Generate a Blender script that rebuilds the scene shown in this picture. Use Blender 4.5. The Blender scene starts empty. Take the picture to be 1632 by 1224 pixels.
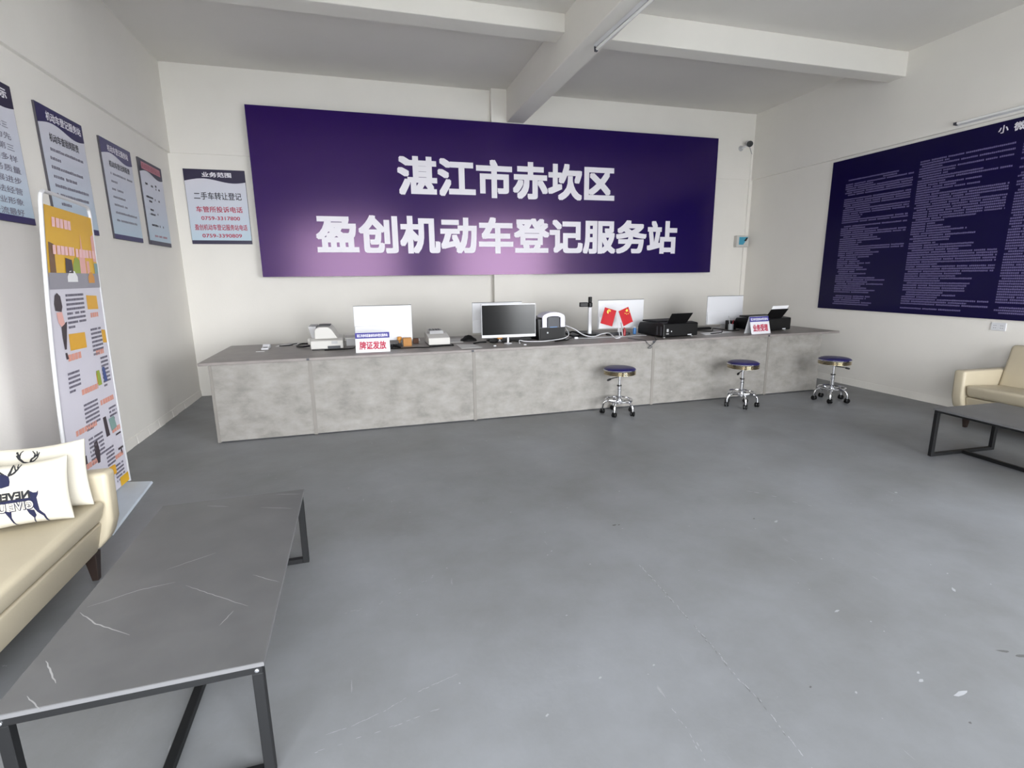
import bpy, bmesh, math, random
from mathutils import Vector, Matrix

random.seed(7)
SC = bpy.context.scene
COL = SC.collection
PI = math.pi

# ------------------------------------------------------------------ camera
FPX = 817.6
cd = bpy.data.cameras.new('camera'); cam = bpy.data.objects.new('camera', cd); COL.objects.link(cam)
cd.sensor_width = 36.0; cd.sensor_fit = 'HORIZONTAL'; cd.lens = FPX / 1632 * 36.0
cd.clip_start = 0.02; cd.clip_end = 200
_a, _b, _c = 0.27971, 0.20690, -0.01160          # yaw right, pitch down, roll
_f = Vector((math.sin(_a)*math.cos(_b), math.cos(_a)*math.cos(_b), -math.sin(_b)))
_r = Vector((math.cos(_a), -math.sin(_a), 0)); _u = _r.cross(_f)
_r2 = _r*math.cos(_c) + _u*math.sin(_c); _u2 = _u*math.cos(_c) - _r*math.sin(_c)
mw = Matrix((( _r2.x, _u2.x, -_f.x, 2.0795), (_r2.y, _u2.y, -_f.y, -7.3374), (_r2.z, _u2.z, -_f.z, 1.4731), (0, 0, 0, 1)))
cam.matrix_world = mw
SC.camera = cam

# ------------------------------------------------------------------ world, light, exposure
SC.view_settings.view_transform = 'Standard'
SC.view_settings.look = 'None'
SC.view_settings.gamma = 1.0
SC.view_settings.use_curve_mapping = False
SC.view_settings.exposure = 0.0
SC.cycles.diffuse_bounces = 8
SC.cycles.max_bounces = 14
W = bpy.data.worlds.new('overcast_sky'); SC.world = W; W.use_nodes = True
wn = W.node_tree.nodes; wl = W.node_tree.links
bg = wn['Background']; bg.inputs['Strength'].default_value = 17.0
tc = wn.new('ShaderNodeTexCoord'); sx = wn.new('ShaderNodeSeparateXYZ'); rp = wn.new('ShaderNodeValToRGB')
wl.new(tc.outputs['Generated'], sx.inputs[0]); wl.new(sx.outputs['Z'], rp.inputs[0]); wl.new(rp.outputs[0], bg.inputs['Color'])
rp.color_ramp.elements[0].position = 0.0; rp.color_ramp.elements[0].color = (0.97, 0.98, 1.0, 1)
rp.color_ramp.elements[1].position = 0.7; rp.color_ramp.elements[1].color = (0.90, 0.95, 1.0, 1)

# the overcast is brightest where the hidden sun stands, outside to the front right
dt = wn.new('ShaderNodeVectorMath'); dt.operation = 'DOT_PRODUCT'; wl.new(tc.outputs['Generated'], dt.inputs[0]); dt.inputs[1].default_value = Vector((.60, -.76, .26)).normalized()
mr = wn.new('ShaderNodeMapRange'); mr.interpolation_type = 'SMOOTHSTEP'; wl.new(dt.outputs['Value'], mr.inputs[0])
mr.inputs[1].default_value = .62; mr.inputs[2].default_value = 1.0; mr.inputs[3].default_value = 12.0; mr.inputs[4].default_value = 21.0
wl.new(mr.outputs[0], bg.inputs['Strength'])

def portal(name, loc, sx_, sy_, rot):
    l = bpy.data.lights.new(name, 'AREA'); l.shape = 'RECTANGLE'; l.size = sx_; l.size_y = sy_
    l.cycles.is_portal = True
    o = bpy.data.objects.new(name, l); COL.objects.link(o); o.location = loc; o.rotation_euler = rot
    return o
# daylight portals in the two shop-front openings (y = -8.1), facing into the room
FRONT = -8.1
OPEN = [(0.50, 3.15, 2.80), (4.65, 7.75, 2.80)]
for x0, x1, h in OPEN:
    portal('daylight_portal', ((x0+x1)/2, FRONT-0.12, h/2), x1-x0, h, (PI/2, 0, 0))

# ------------------------------------------------------------------ materials
def lin(c):
    return tuple(((v/255)/12.92 if v/255 <= .04045 else (((v/255)+.055)/1.055)**2.4) for v in c) + (1,)

MATS = {}
def mat(name, rgb, rough=.5, metal=0., spec=.5, noise=0., nscale=8., bump=0., bscale=40., coat=0., trans=0.):
    if name in MATS: return MATS[name]
    m = bpy.data.materials.new(name); m.use_nodes = True
    nt = m.node_tree; b = nt.nodes['Principled BSDF']
    b.inputs['Base Color'].default_value = lin(rgb); b.inputs['Roughness'].default_value = rough
    b.inputs['Metallic'].default_value = metal; b.inputs['Specular IOR Level'].default_value = spec
    b.inputs['Coat Weight'].default_value = coat; b.inputs['Transmission Weight'].default_value = trans
    t = nt.nodes.new('ShaderNodeTexCoord')
    if noise:
        n = nt.nodes.new('ShaderNodeTexNoise'); n.inputs['Scale'].default_value = nscale; n.inputs['Detail'].default_value = 6
        nt.links.new(t.outputs['Object'], n.inputs['Vector'])
        r = nt.nodes.new('ShaderNodeValToRGB'); c = lin(rgb)
        r.color_ramp.elements[0].position = .3; r.color_ramp.elements[1].position = .7
        r.color_ramp.elements[0].color = tuple(v*(1-noise) for v in c[:3]) + (1,)
        r.color_ramp.elements[1].color = tuple(min(1, v*(1+noise)) for v in c[:3]) + (1,)
        nt.links.new(n.outputs['Fac'], r.inputs[0]); nt.links.new(r.outputs[0], b.inputs['Base Color'])
    if bump:
        n2 = nt.nodes.new('ShaderNodeTexNoise'); n2.inputs['Scale'].default_value = bscale; n2.inputs['Detail'].default_value = 4
        nt.links.new(t.outputs['Object'], n2.inputs['Vector'])
        bp = nt.nodes.new('ShaderNodeBump'); bp.inputs['Strength'].default_value = bump; bp.inputs['Distance'].default_value = .01
        nt.links.new(n2.outputs['Fac'], bp.inputs['Height']); nt.links.new(bp.outputs[0], b.inputs['Normal'])
    MATS[name] = m
    return m

def ramp_mat(name, stops, rough=.4, coord='Generated', axis='Z'):
    """printed gradient along one axis of the object's own box"""
    if name in MATS: return MATS[name]
    m = bpy.data.materials.new(name); m.use_nodes = True; nt = m.node_tree; b = nt.nodes['Principled BSDF']
    b.inputs['Roughness'].default_value = rough
    t = nt.nodes.new('ShaderNodeTexCoord'); s = nt.nodes.new('ShaderNodeSeparateXYZ'); r = nt.nodes.new('ShaderNodeValToRGB')
    nt.links.new(t.outputs[coord], s.inputs[0]); nt.links.new(s.outputs[axis], r.inputs[0]); nt.links.new(r.outputs[0], b.inputs['Base Color'])
    e = r.color_ramp.elements
    e[0].position, e[0].color = stops[0][0], lin(stops[0][1]); e[1].position, e[1].color = stops[-1][0], lin(stops[-1][1])
    for p, c in stops[1:-1]:
        q = e.new(p); q.color = lin(c)
    MATS[name] = m
    return m

m_wall = mat('white_wall_paint', (228, 225, 219), .75, noise=.015, nscale=2.5, bump=.08, bscale=60)
m_ceil = mat('white_ceiling_paint', (222, 219, 214), .85, noise=.02, nscale=1.5)
m_ground = mat('outdoor_concrete', (176, 176, 174), .85, noise=.06, nscale=2)
m_counter_top = mat('worktop_laminate', (128, 122, 119), .42, noise=.10, nscale=9)
m_strip = mat('seam_strip_grey', (124, 120, 115), .5, noise=.05)
m_black = mat('black_plastic', (8, 8, 10), .4, spec=.35)
m_blacksoft = mat('black_satin_plastic', (12, 12, 14), .55, spec=.35)
m_dgrey = mat('dark_grey_plastic', (58, 60, 66), .5)
m_white = mat('white_plastic', (214, 215, 219), .35)
m_offwhite = mat('off_white_plastic', (196, 194, 190), .45)
m_lgrey = mat('light_grey_plastic', (176, 176, 178), .5)
m_paper = mat('white_paper', (236, 236, 238), .8)
m_paper2 = mat('grey_paper', (200, 199, 198), .8)
m_chrome = mat('chrome_metal', (225, 226, 230), .12, 1.)
m_gold = mat('gold_band', (206, 192, 160), .16, 1.)
m_navyvinyl = mat('navy_vinyl', (32, 28, 84), .38, noise=.05, nscale=30)
m_blackmetal = mat('black_powder_coated_metal', (15, 16, 18), .55, spec=.35)
m_leather = mat('cream_leather', (182, 172, 150), .42, noise=.03, nscale=5, bump=.06, bscale=180)
m_pillow = mat('white_pillow_cloth', (190, 185, 172), .85, bump=.06, bscale=220)
m_print = mat('navy_print', (14, 18, 54), .85)
m_printblack = mat('black_print', (26, 27, 32), .85)
m_sofaleg = mat('dark_wood_leg', (36, 26, 22), .4)
m_card = mat('brown_cardboard', (176, 126, 72), .8, noise=.06, nscale=12)
m_orange = mat('orange_plastic', (214, 150, 70), .5)
m_red = mat('red_flag_cloth', (176, 10, 26), .7)
m_redp = mat('red_plastic', (150, 22, 34), .4)
m_yellow = mat('yellow_print', (244, 214, 92), .6)
m_blue = mat('blue_label', (70, 128, 190), .4)
m_teal = mat('teal_label', (64, 150, 178), .35)
m_clear = mat('clear_plastic', (225, 230, 235), .2, trans=.6)
m_navy = mat('navy_board_print', (38, 32, 84), .38)
m_navy2 = mat('dark_navy_board_print', (36, 30, 62), .38)
m_footer = mat('navy_footer_print', (38, 34, 88), .38)
m_ink = mat('black_ink', (42, 42, 52), .5)
m_greyink = mat('grey_ink', (126, 124, 138), .5)
m_redink = mat('red_ink', (172, 22, 62), .5)
m_lett = mat('white_lettering', (232, 230, 238), .45)
m_pinkband = mat('pink_band_print', (196, 132, 146), .5)
m_edge = mat('dark_board_edge', (70, 68, 74), .5)
m_boardface = ramp_mat('board_print_gradient', [(0, (178, 200, 214)), (.4, (196, 203, 216)), (1, (210, 208, 218))], .38)
m_posterface = mat('poster_print', (214, 211, 222), .42)
m_pyellow = ramp_mat('poster_yellow_gradient', [(0, (232, 184, 50)), (1, (222, 172, 38))], .42)
m_pgrey = mat('poster_grey', (150, 148, 158), .45)
m_ppink = mat('poster_pink', (232, 176, 168), .45)
m_psalmon = mat('poster_salmon', (222, 158, 142), .45)
m_pbrown = mat('poster_brown', (120, 88, 60), .45)
m_pgreen = mat('poster_green', (150, 168, 66), .45)
m_pteal = mat('poster_teal', (130, 160, 156), .45)
m_plum = mat('poster_dark', (62, 52, 60), .45)
m_pblue = mat('poster_blue', (66, 84, 140), .45)
m_base = mat('pale_blue_grey_base', (196, 206, 216), .5, noise=.03)
m_tubewhite = mat('white_tube_frame', (200, 200, 203), .3)

def screen_mat():
    m = mat('dark_glass_screen', (4, 4, 5), .16, spec=.5)
    return m
m_screen = screen_mat()

def banner_mat():
    m = mat('purple_banner_vinyl', (34, 17, 92), .21, spec=.50)
    nt = m.node_tree; b = nt.nodes['Principled BSDF']
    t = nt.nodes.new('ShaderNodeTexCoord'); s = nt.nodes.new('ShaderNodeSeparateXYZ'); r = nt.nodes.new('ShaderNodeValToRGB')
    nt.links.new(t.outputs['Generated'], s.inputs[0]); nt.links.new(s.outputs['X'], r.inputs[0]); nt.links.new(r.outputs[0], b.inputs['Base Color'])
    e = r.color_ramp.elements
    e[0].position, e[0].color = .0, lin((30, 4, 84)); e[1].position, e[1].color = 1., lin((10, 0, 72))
    b.inputs['Specular Tint'].default_value = (1, .60, .90, 1); b.inputs['Coat Weight'].default_value = .10; b.inputs['Coat Roughness'].default_value = .34; b.inputs['Coat Tint'].default_value = (1, 1, 1, 1)
    return m
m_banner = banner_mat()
m_notice = mat('dark_indigo_notice_vinyl', (11, 4, 54), .3, spec=.25)
m_noticetext = mat('lavender_small_print', (98, 91, 134), .5)

def floor_mat():
    m = bpy.data.materials.new('grey_floor_paint'); m.use_nodes = True; nt = m.node_tree; b = nt.nodes['Principled BSDF']
    t = nt.nodes.new('ShaderNodeTexCoord')
    def noise(sc, det=6, rgh=.6, vec=None):
        n = nt.nodes.new('ShaderNodeTexNoise'); n.inputs['Scale'].default_value = sc; n.inputs['Detail'].default_value = det; n.inputs['Roughness'].default_value = rgh
        nt.links.new(vec or t.outputs['Object'], n.inputs['Vector']); return n
    n1 = noise(1.1, 8, .65); r1 = nt.nodes.new('ShaderNodeValToRGB')
    r1.color_ramp.elements[0].position = .33; r1.color_ramp.elements[0].color = lin((109, 110, 111))
    r1.color_ramp.elements[1].position = .68; r1.color_ramp.elements[1].color = lin((127, 129, 133))
    nt.links.new(n1.outputs['Fac'], r1.inputs[0])
    # pale scuffs and scratches: stretched noise, only its crests
    mp = nt.nodes.new('ShaderNodeMapping'); mp.inputs['Rotation'].default_value = (0, 0, .6); mp.inputs['Scale'].default_value = (14, 1.6, 1)
    nt.links.new(t.outputs['Object'], mp.inputs[0])
    n2 = noise(2.2, 5, .55, mp.outputs[0]); r2 = nt.nodes.new('ShaderNodeValToRGB')
    r2.color_ramp.elements[0].position = .70; r2.color_ramp.elements[0].color = (0, 0, 0, 1)
    r2.color_ramp.elements[1].position = .76; r2.color_ramp.elements[1].color = (.35, .35, .35, 1)
    nt.links.new(n2.outputs['Fac'], r2.inputs[0])
    n3 = noise(26, 4, .5); r3 = nt.nodes.new('ShaderNodeValToRGB')
    r3.color_ramp.elements[0].position = .74; r3.color_ramp.elements[0].color = (0, 0, 0, 1)
    r3.color_ramp.elements[1].position = .77; r3.color_ramp.elements[1].color = (.5, .5, .5, 1)
    nt.links.new(n3.outputs['Fac'], r3.inputs[0])
    ad = nt.nodes.new('ShaderNodeMix'); ad.data_type = 'RGBA'; ad.blend_type = 'ADD'; ad.inputs[0].default_value = 1
    nt.links.new(r2.outputs[0], ad.inputs[6]); nt.links.new(r3.outputs[0], ad.inputs[7])
    mx = nt.nodes.new('ShaderNodeMix'); mx.data_type = 'RGBA'
    nt.links.new(ad.outputs[2], mx.inputs[0]); nt.links.new(r1.outputs[0], mx.inputs[6]); mx.inputs[7].default_value = lin((186, 187, 190))
    nt.links.new(mx.outputs[2], b.inputs['Base Color'])
    n4 = noise(3.2, 6, .6); r4 = nt.nodes.new('ShaderNodeMapRange')
    r4.inputs[3].default_value = .38; r4.inputs[4].default_value = .56
    nt.links.new(n4.outputs['Fac'], r4.inputs[0]); nt.links.new(r4.outputs[0], b.inputs['Roughness'])
    n5 = noise(40, 3, .5); bp = nt.nodes.new('ShaderNodeBump'); bp.inputs['Strength'].default_value = .06; bp.inputs['Distance'].default_value = .01
    nt.links.new(n5.outputs['Fac'], bp.inputs['Height']); nt.links.new(bp.outputs[0], b.inputs['Normal'])
    return m
m_floor = floor_mat()

def concrete_mat():
    m = bpy.data.materials.new('concrete_laminate'); m.use_nodes = True; nt = m.node_tree; b = nt.nodes['Principled BSDF']
    b.inputs['Roughness'].default_value = .55
    t = nt.nodes.new('ShaderNodeTexCoord')
    mp = nt.nodes.new('ShaderNodeMapping'); mp.inputs['Scale'].default_value = (1, 1, 1.5); nt.links.new(t.outputs['Object'], mp.inputs[0])
    n1 = nt.nodes.new('ShaderNodeTexNoise'); n1.inputs['Scale'].default_value = 4.2; n1.inputs['Detail'].default_value = 9; n1.inputs['Roughness'].default_value = .68
    nt.links.new(mp.outputs[0], n1.inputs['Vector'])
    r1 = nt.nodes.new('ShaderNodeValToRGB'); e = r1.color_ramp.elements
    e[0].position = .3; e[0].color = lin((116, 113, 109)); e[1].position = .7; e[1].color = lin((148, 145, 141))
    q = e.new(.48); q.color = lin((135, 132, 127))
    nt.links.new(n1.outputs['Fac'], r1.inputs[0])
    n2 = nt.nodes.new('ShaderNodeTexNoise'); n2.inputs['Scale'].default_value = 16; n2.inputs['Detail'].default_value = 5
    mp2 = nt.nodes.new('ShaderNodeMapping'); mp2.inputs['Scale'].default_value = (.45, 1, 1); nt.links.new(t.outputs['Object'], mp2.inputs[0]); nt.links.new(mp2.outputs[0], n2.inputs['Vector'])
    r2 = nt.nodes.new('ShaderNodeValToRGB'); r2.color_ramp.elements[0].position = .35; r2.color_ramp.elements[0].color = (.90, .90, .90, 1)
    r2.color_ramp.elements[1].position = .65; r2.color_ramp.elements[1].color = (1.04, 1.04, 1.04, 1)
    nt.links.new(n2.outputs['Fac'], r2.inputs[0])
    mx = nt.nodes.new('ShaderNodeMix'); mx.data_type = 'RGBA'; mx.blend_type = 'MULTIPLY'; mx.inputs[0].default_value = 1
    nt.links.new(r1.outputs[0], mx.inputs[6]); nt.links.new(r2.outputs[0], mx.inputs[7]); nt.links.new(mx.outputs[2], b.inputs['Base Color'])
    return m
m_conc = concrete_mat()
m_stone = mat('dark_grey_stone_top', (88, 88, 89), .40, noise=.10, nscale=7)
m_vein = mat('pale_stone_vein', (150, 150, 150), .36)
m_stoneedge = mat('pale_stone_edge', (98, 98, 100), .5)

# ------------------------------------------------------------------ mesh helpers
class M:
    def __init__(s): s.v = []; s.f = []; s.mi = []; s.cur = 0
    def add(s, vs, fs):
        o = len(s.v); s.v += [Vector(v) for v in vs]
        for f in fs: s.f.append([i+o for i in f]); s.mi.append(s.cur)
        return s
    def box(s, x0, x1, y0, y1, z0, z1):
        return s.add([(x0,y0,z0),(x1,y0,z0),(x1,y1,z0),(x0,y1,z0),(x0,y0,z1),(x1,y0,z1),(x1,y1,z1),(x0,y1,z1)],
                     [(0,3,2,1),(4,5,6,7),(0,1,5,4),(1,2,6,5),(2,3,7,6),(3,0,4,7)])
    def hexa(s, p):      # 8 corners: bottom 4 ccw, top 4 ccw
        return s.add(p, [(0,3,2,1),(4,5,6,7),(0,1,5,4),(1,2,6,5),(2,3,7,6),(3,0,4,7)])
    def prism(s, poly, axis, a0, a1):
        """extrude a 2-D polygon along axis 0/1/2"""
        def P(q, a):
            return [(a, q[0], q[1]), (q[0], a, q[1]), (q[0], q[1], a)][axis]
        n = len(poly); vs = [P(q, a0) for q in poly] + [P(q, a1) for q in poly]
        fs = [list(range(n))[::-1], list(range(n, 2*n))] + [(i, (i+1) % n, n+(i+1) % n, n+i) for i in range(n)]
        return s.add(vs, fs)
    def lathe(s, prof, c=(0,0,0), n=24, axis=(0,0,1)):
        az = Vector(axis).normalized(); ax = az.orthogonal().normalized(); ay = az.cross(ax); c = Vector(c)
        vs = []; fs = []
        for r, z in prof:
            for k in range(n):
                t = 2*PI*k/n; vs.append(c + az*z + (ax*math.cos(t)+ay*math.sin(t))*max(r, 1e-5))
        for j in range(len(prof)-1):
            for k in range(n):
                fs.append((j*n+k, j*n+(k+1) % n, (j+1)*n+(k+1) % n, (j+1)*n+k))
        fs.append(list(range(n))[::-1]); fs.append([(len(prof)-1)*n+k for k in range(n)])
        return s.add(vs, fs)
    def cyl(s, p0, p1, r0, r1=None, n=12):
        p0, p1 = Vector(p0), Vector(p1); d = p1-p0
        return s.lathe([(r0, 0), (r0 if r1 is None else r1, d.length)], p0, n, d)
    def tube(s, pts, r, n=8, closed=False, smooth=0):
        pts = [Vector(p) for p in pts]
        if smooth:
            q = []; m = len(pts)
            for i in range(m if closed else m-1):
                g = lambda k: pts[k % m] if closed else pts[min(max(k, 0), m-1)]
                a, b, c, d = g(i-1), g(i), g(i+1), g(i+2)
                for k in range(smooth):
                    t = k/smooth
                    q.append(.5*((2*b)+(c-a)*t+(2*a-5*b+4*c-d)*t*t+(3*b-a-3*c+d)*t**3))
            if not closed: q.append(pts[-1])
            pts = q
        m = len(pts); vs = []; fs = []; up = None
        for i in range(m):
            t = (pts[(i+1) % m]-pts[i-1]) if closed else (pts[min(i+1, m-1)]-pts[max(i-1, 0)])
            t.normalize()
            up = t.orthogonal().normalized() if up is None else (up - t*up.dot(t)).normalized()
            w = t.cross(up); rr = r[i] if isinstance(r, (list, tuple)) and len(r) == m else r
            for k in range(n):
                a = 2*PI*k/n; vs.append(pts[i] + (up*math.cos(a)+w*math.sin(a))*rr)
        for i in range(m if closed else m-1):
            for k in range(n):
                j = (i+1) % m
                fs.append((i*n+k, i*n+(k+1) % n, j*n+(k+1) % n, j*n+k))
        if not closed: fs += [list(range(n))[::-1], [(m-1)*n+k for k in range(n)]]
        return s.add(vs, fs)

def link_obj(name, me, parent=None):
    o = bpy.data.objects.new(name, me); COL.objects.link(o)
    if parent is not None: o.parent = parent
    return o

def root_offset(o):
    v = Vector((0, 0, 0))
    while o is not None:
        v += o.location; o = o.parent
    return v

def mesh(name, m, mats, parent=None, bevel=0., seg=2, smooth=False, local=False, sub=0, angle=35):
    """build ONE mesh object; coordinates are in the room unless local=True"""
    me = bpy.data.meshes.new(name)
    off = Vector((0, 0, 0)) if (local or parent is None) else root_offset(parent)
    me.from_pydata([tuple(v-off) for v in m.v], [], m.f)
    for x in (mats if isinstance(mats, (list, tuple)) else [mats]): me.materials.append(x)
    me.polygons.foreach_set('material_index', m.mi)
    bm = bmesh.new(); bm.from_mesh(me)
    bmesh.ops.recalc_face_normals(bm, faces=bm.faces)
    if bevel:
        ed = [e for e in bm.edges if len(e.link_faces) == 2 and e.calc_face_angle(0) > .35]
        bmesh.ops.bevel(bm, geom=ed, offset=bevel, segments=seg, profile=.5, affect='EDGES', clamp_overlap=True)
    if smooth:
        for f in bm.faces: f.smooth = True
        for e in bm.edges:
            if len(e.link_faces) == 2 and e.calc_face_angle(0) > math.radians(angle): e.smooth = False
    bm.to_mesh(me); bm.free()
    o = link_obj(name, me, parent)
    if sub:
        s = o.modifiers.new('subdivision', 'SUBSURF'); s.levels = sub; s.render_levels = sub
    return o

def tag(o, label, cat, group=None):
    o['label'] = label; o['category'] = cat
    if group: o['group'] = group
    return o
def thing(name, label, cat, loc=(0, 0, 0), rz=0., group=None):
    o = bpy.data.objects.new(name, None); COL.objects.link(o); o.empty_display_size = .1
    o.location = loc; o.rotation_euler = (0, 0, rz)
    return tag(o, label, cat, group)
def struct(name, m, mt, **k):
    o = mesh(name, m, mt, **k); o['kind'] = 'structure'; return o
def dup(root, loc, rz, label):
    r = root.copy(); COL.objects.link(r); r.location = loc; r.rotation_euler = (0, 0, rz); r['label'] = label
    for ch in list(root.children):
        c = ch.copy(); COL.objects.link(c); c.parent = r
        for g in list(ch.children):
            d = g.copy(); COL.objects.link(d); d.parent = c
    return r

class Plane:
    """a printed plane: P(u, v, d) -> room point"""
    def __init__(s, o, u, v): s.o, s.u, s.v = Vector(o), Vector(u).normalized(), Vector(v).normalized(); s.n = s.u.cross(s.v)
    def __call__(s, u, v, d=0.): return s.o + s.u*u + s.v*v + s.n*d

def quad(m, P, u0, u1, v0, v1, d=.001):
    m.add([P(u0, v0, d), P(u1, v0, d), P(u1, v1, d), P(u0, v1, d)], [(0, 1, 2, 3)])
def poly(m, P, pts, d=.001):
    m.add([P(u, v, d) for u, v in pts], [list(range(len(pts)))])
def slab(m, P, u0, u1, v0, v1, d0, d1):
    m.hexa([P(u0, v0, d0), P(u1, v0, d0), P(u1, v1, d0), P(u0, v1, d0), P(u0, v0, d1), P(u1, v0, d1), P(u1, v1, d1), P(u0, v1, d1)])

def glyphs(s, bold=0., res=3):
    c = bpy.data.curves.new('lettering', 'FONT'); c.body = s; c.resolution_u = res; c.fill_mode = 'FRONT'
    o = bpy.data.objects.new('lettering', c); COL.objects.link(o)
    me = bpy.data.meshes.new_from_object(o.evaluated_get(bpy.context.evaluated_depsgraph_get()))
    vs = [v.co.copy() for v in me.vertices]; fs = [list(p.vertices) for p in me.polygons]
    bpy.data.objects.remove(o); bpy.data.curves.remove(c); bpy.data.meshes.remove(me)
    if bold:                                         # heavier strokes: a ring of slightly shifted copies
        n = len(vs); q = [(-1, -1), (1, 1), (-1, 1), (1, -1)] + ([(-1, 0), (1, 0), (0, -1), (0, 1)] if bold > .015 else [])
        sh = [(bold*a, bold*b) for a, b in q]
        v2 = list(vs); f2 = list(fs)
        for i, (dx, dy) in enumerate(sh):
            v2 += [Vector((v.x+dx, v.y+dy, -(i+1))) for v in vs]; f2 += [[q+n*(i+1) for q in f] for f in fs]
        vs, fs = v2, f2
    return vs, fs
def text(m, P, s, u0, u1, v0, v1, d=.002, bold=0., mirror=False, skew=0., res=3):
    vs, fs = glyphs(s, bold, res)
    xs = [v.x for v in vs]; ys = [v.y for v in vs]
    a, b, c, e = min(xs), max(xs), min(ys), max(ys)
    out = []
    for v in vs:
        t = (v.x-a)/(b-a); t = 1-t if mirror else t
        h = (v.y-c)/(e-c)
        out.append(P(u0+(u1-u0)*t + skew*h, v0+(v1-v0)*h, d + (v.z+8)*.00012))
    m.add(out, fs)
def tinyline(m, P, u0, u1, v, h, d=.002, rng=random, gap=.12):
    """a line of print too small to read: one small block per character"""
    u = u0
    while u < u1 - h*.4:
        w = h*rng.uniform(.75, .95)
        if rng.random() > gap: quad(m, P, u, min(u+w, u1), v, v+h*rng.uniform(.8, 1.), d)
        u += h*1.06

# ------------------------------------------------------------------ the room
WX, HC = 8.261, 3.918           # room width, ceiling height
T = .24
fl = M().box(-T, WX+T, FRONT-.24, T, -.15, 0)
def fpoly(pts, z=.0006): fl.add([(x, y, z) for x, y in pts], [list(range(len(pts)))])
rng = random.Random(31)
fl.cur = 1                                             # pale scuffs, chips and the worn slab joint
joint = [(3.372, -5.20), (3.366, -5.455), (3.354, -5.659), (3.346, -5.836), (3.327, -5.969), (3.332, -6.092), (3.317, -6.209), (3.303, -6.30), (3.289, -6.42), (3.27, -6.8)]
def stroke(pts, w, step=.012, keep=.6, jit=.006):
    for i in range(len(pts)-1):
        a, b = Vector(pts[i]), Vector(pts[i+1]); L = (b-a).length; d = (b-a).normalized(); k = Vector((-d.y, d.x)); n = max(1, int(L/step))
        for j in range(n):
            if rng.random() > keep: continue
            c = a.lerp(b, (j+.5)/n) + k*rng.uniform(-jit, jit); e = d*step*rng.uniform(.4, .9); f = k*w*rng.uniform(.5, 1.3)
            fpoly([tuple(c-e-f*.3), tuple(c-f), tuple(c+e-f*.4), tuple(c+e*.9+f*.5), tuple(c+f), tuple(c-e*.8+f*.4)])
stroke(joint, .0016, .010, .55, .004)
stroke([(1.869, -5.80), (1.949, -5.791), (2.052, -5.761), (2.165, -5.71), (2.329, -5.666)], .0010, .014, .75, .002)
stroke([(1.885, -5.164), (2.049, -5.144), (2.295, -5.012), (2.347, -4.971)], .0010, .012, .35, .006)
stroke([(1.836, -5.858), (1.95, -5.846), (2.07, -5.832), (2.242, -5.805)], .0009, .014, .5, .003)
stroke([(3.013, -6.038), (3.016, -6.143), (2.999, -6.261)], .0012, .010, .4, .006)
stroke([(4.55, -4.60), (4.68, -4.75), (4.80, -4.95)], .003, .02, .35, .012)
def chip(x, y, r, st=1.6, rot=.5, n=9, z=.0007):
    fpoly([(x+math.cos(rot)*r*st*math.cos(2*PI*k/n)*(q := rng.uniform(.6, 1.1))-math.sin(rot)*r*math.sin(2*PI*k/n)*q, y+math.sin(rot)*r*st*math.cos(2*PI*k/n)*q+math.cos(rot)*r*math.sin(2*PI*k/n)*q) for k in range(n)], z)
chip(3.99, -6.161, .006); chip(3.961, -6.193, .006, 2.2, .2); chip(4.03, -6.277, .008, 4.6, .05); chip(5.49, -4.919, .010); chip(2.841, -5.838, .005); chip(2.593, -5.938, .005)
chip(3.065, -5.84, .004); chip(4.673, -5.827, .007, 3., .9); chip(3.685, -6.167, .004); chip(4.015, -5.79, .006, 3., .3); chip(4.40, -5.02, .008, 2.6, .4); chip(2.856, -5.466, .004)
for _ in range(60): chip(rng.uniform(1.9, 6.2), rng.uniform(-6.4, -3.0), rng.uniform(.0015, .004))
fl.cur = 2                                             # dark gouges
chip(4.424, -6.176, .009, 3.2, -.4); chip(4.455, -6.212, .010, 2.6, -.3); chip(3.448, -4.769, .009, 1.8, .0); chip(3.475, -4.775, .006); chip(3.93, -6.374, .004); chip(3.55, -6.10, .004); chip(4.30, -4.95, .006)
stroke([(3.368, -5.30), (3.362, -5.455), (3.350, -5.659), (3.342, -5.836), (3.323, -5.969), (3.328, -6.092), (3.313, -6.209), (3.299, -6.30)], .0009, .014, .4, .004)
struct('floor', fl, [m_floor, mat('pale_floor_scuff', (157, 158, 162), .6), mat('dark_floor_gouge', (84, 84, 84), .7)])
struct('ceiling', M().box(-T, WX+T, FRONT-.24, T, HC, HC+.15), m_ceil)
struct('ground_outside', M().box(-12, 20, -26, FRONT-.24, -.2, -.03), m_ground)
ZL = 2.944                       # ring beam: stands a little proud of the wall below
struct('wall_left', M().box(-T, 0, FRONT-.24, T, 0, HC), m_wall)
struct('wall_right', M().box(WX, WX+T, FRONT-.24, T, 0, HC), m_wall)
struct('wall_back', M().box(0, WX, 0, T, 0, HC), m_wall)
def ring(x, s): return M().prism([(x, ZL-.004), (x+s*.030, ZL), (x+s*.030, HC), (x, HC)], 1, FRONT, 0)
struct('trim_5', ring(0, 1), m_wall)
struct('trim_6', ring(WX, -1), m_wall)
struct('trim_7', M().prism([(0, ZL), (0, HC), (-.008, HC), (-.008, ZL+.002)], 0, .0301, WX-.0301), m_wall)
fw = M(); y0, y1 = FRONT-.24, FRONT
fw.box(0, OPEN[0][0], y0, y1, 0, HC); fw.box(OPEN[0][1], OPEN[1][0], y0, y1, 0, HC); fw.box(OPEN[1][1], WX, y0, y1, 0, HC)
for a, b, h in OPEN: fw.box(a, b, y0, y1, h, HC)
struct('wall_front', fw, mat('grey_front_wall_paint', (150, 150, 150), .8, noise=.03, nscale=3))
struct('trim_1', M().box(3.915, 4.488, -.10, 0, 0, HC), m_wall)                                  # pillar behind the banner
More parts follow.
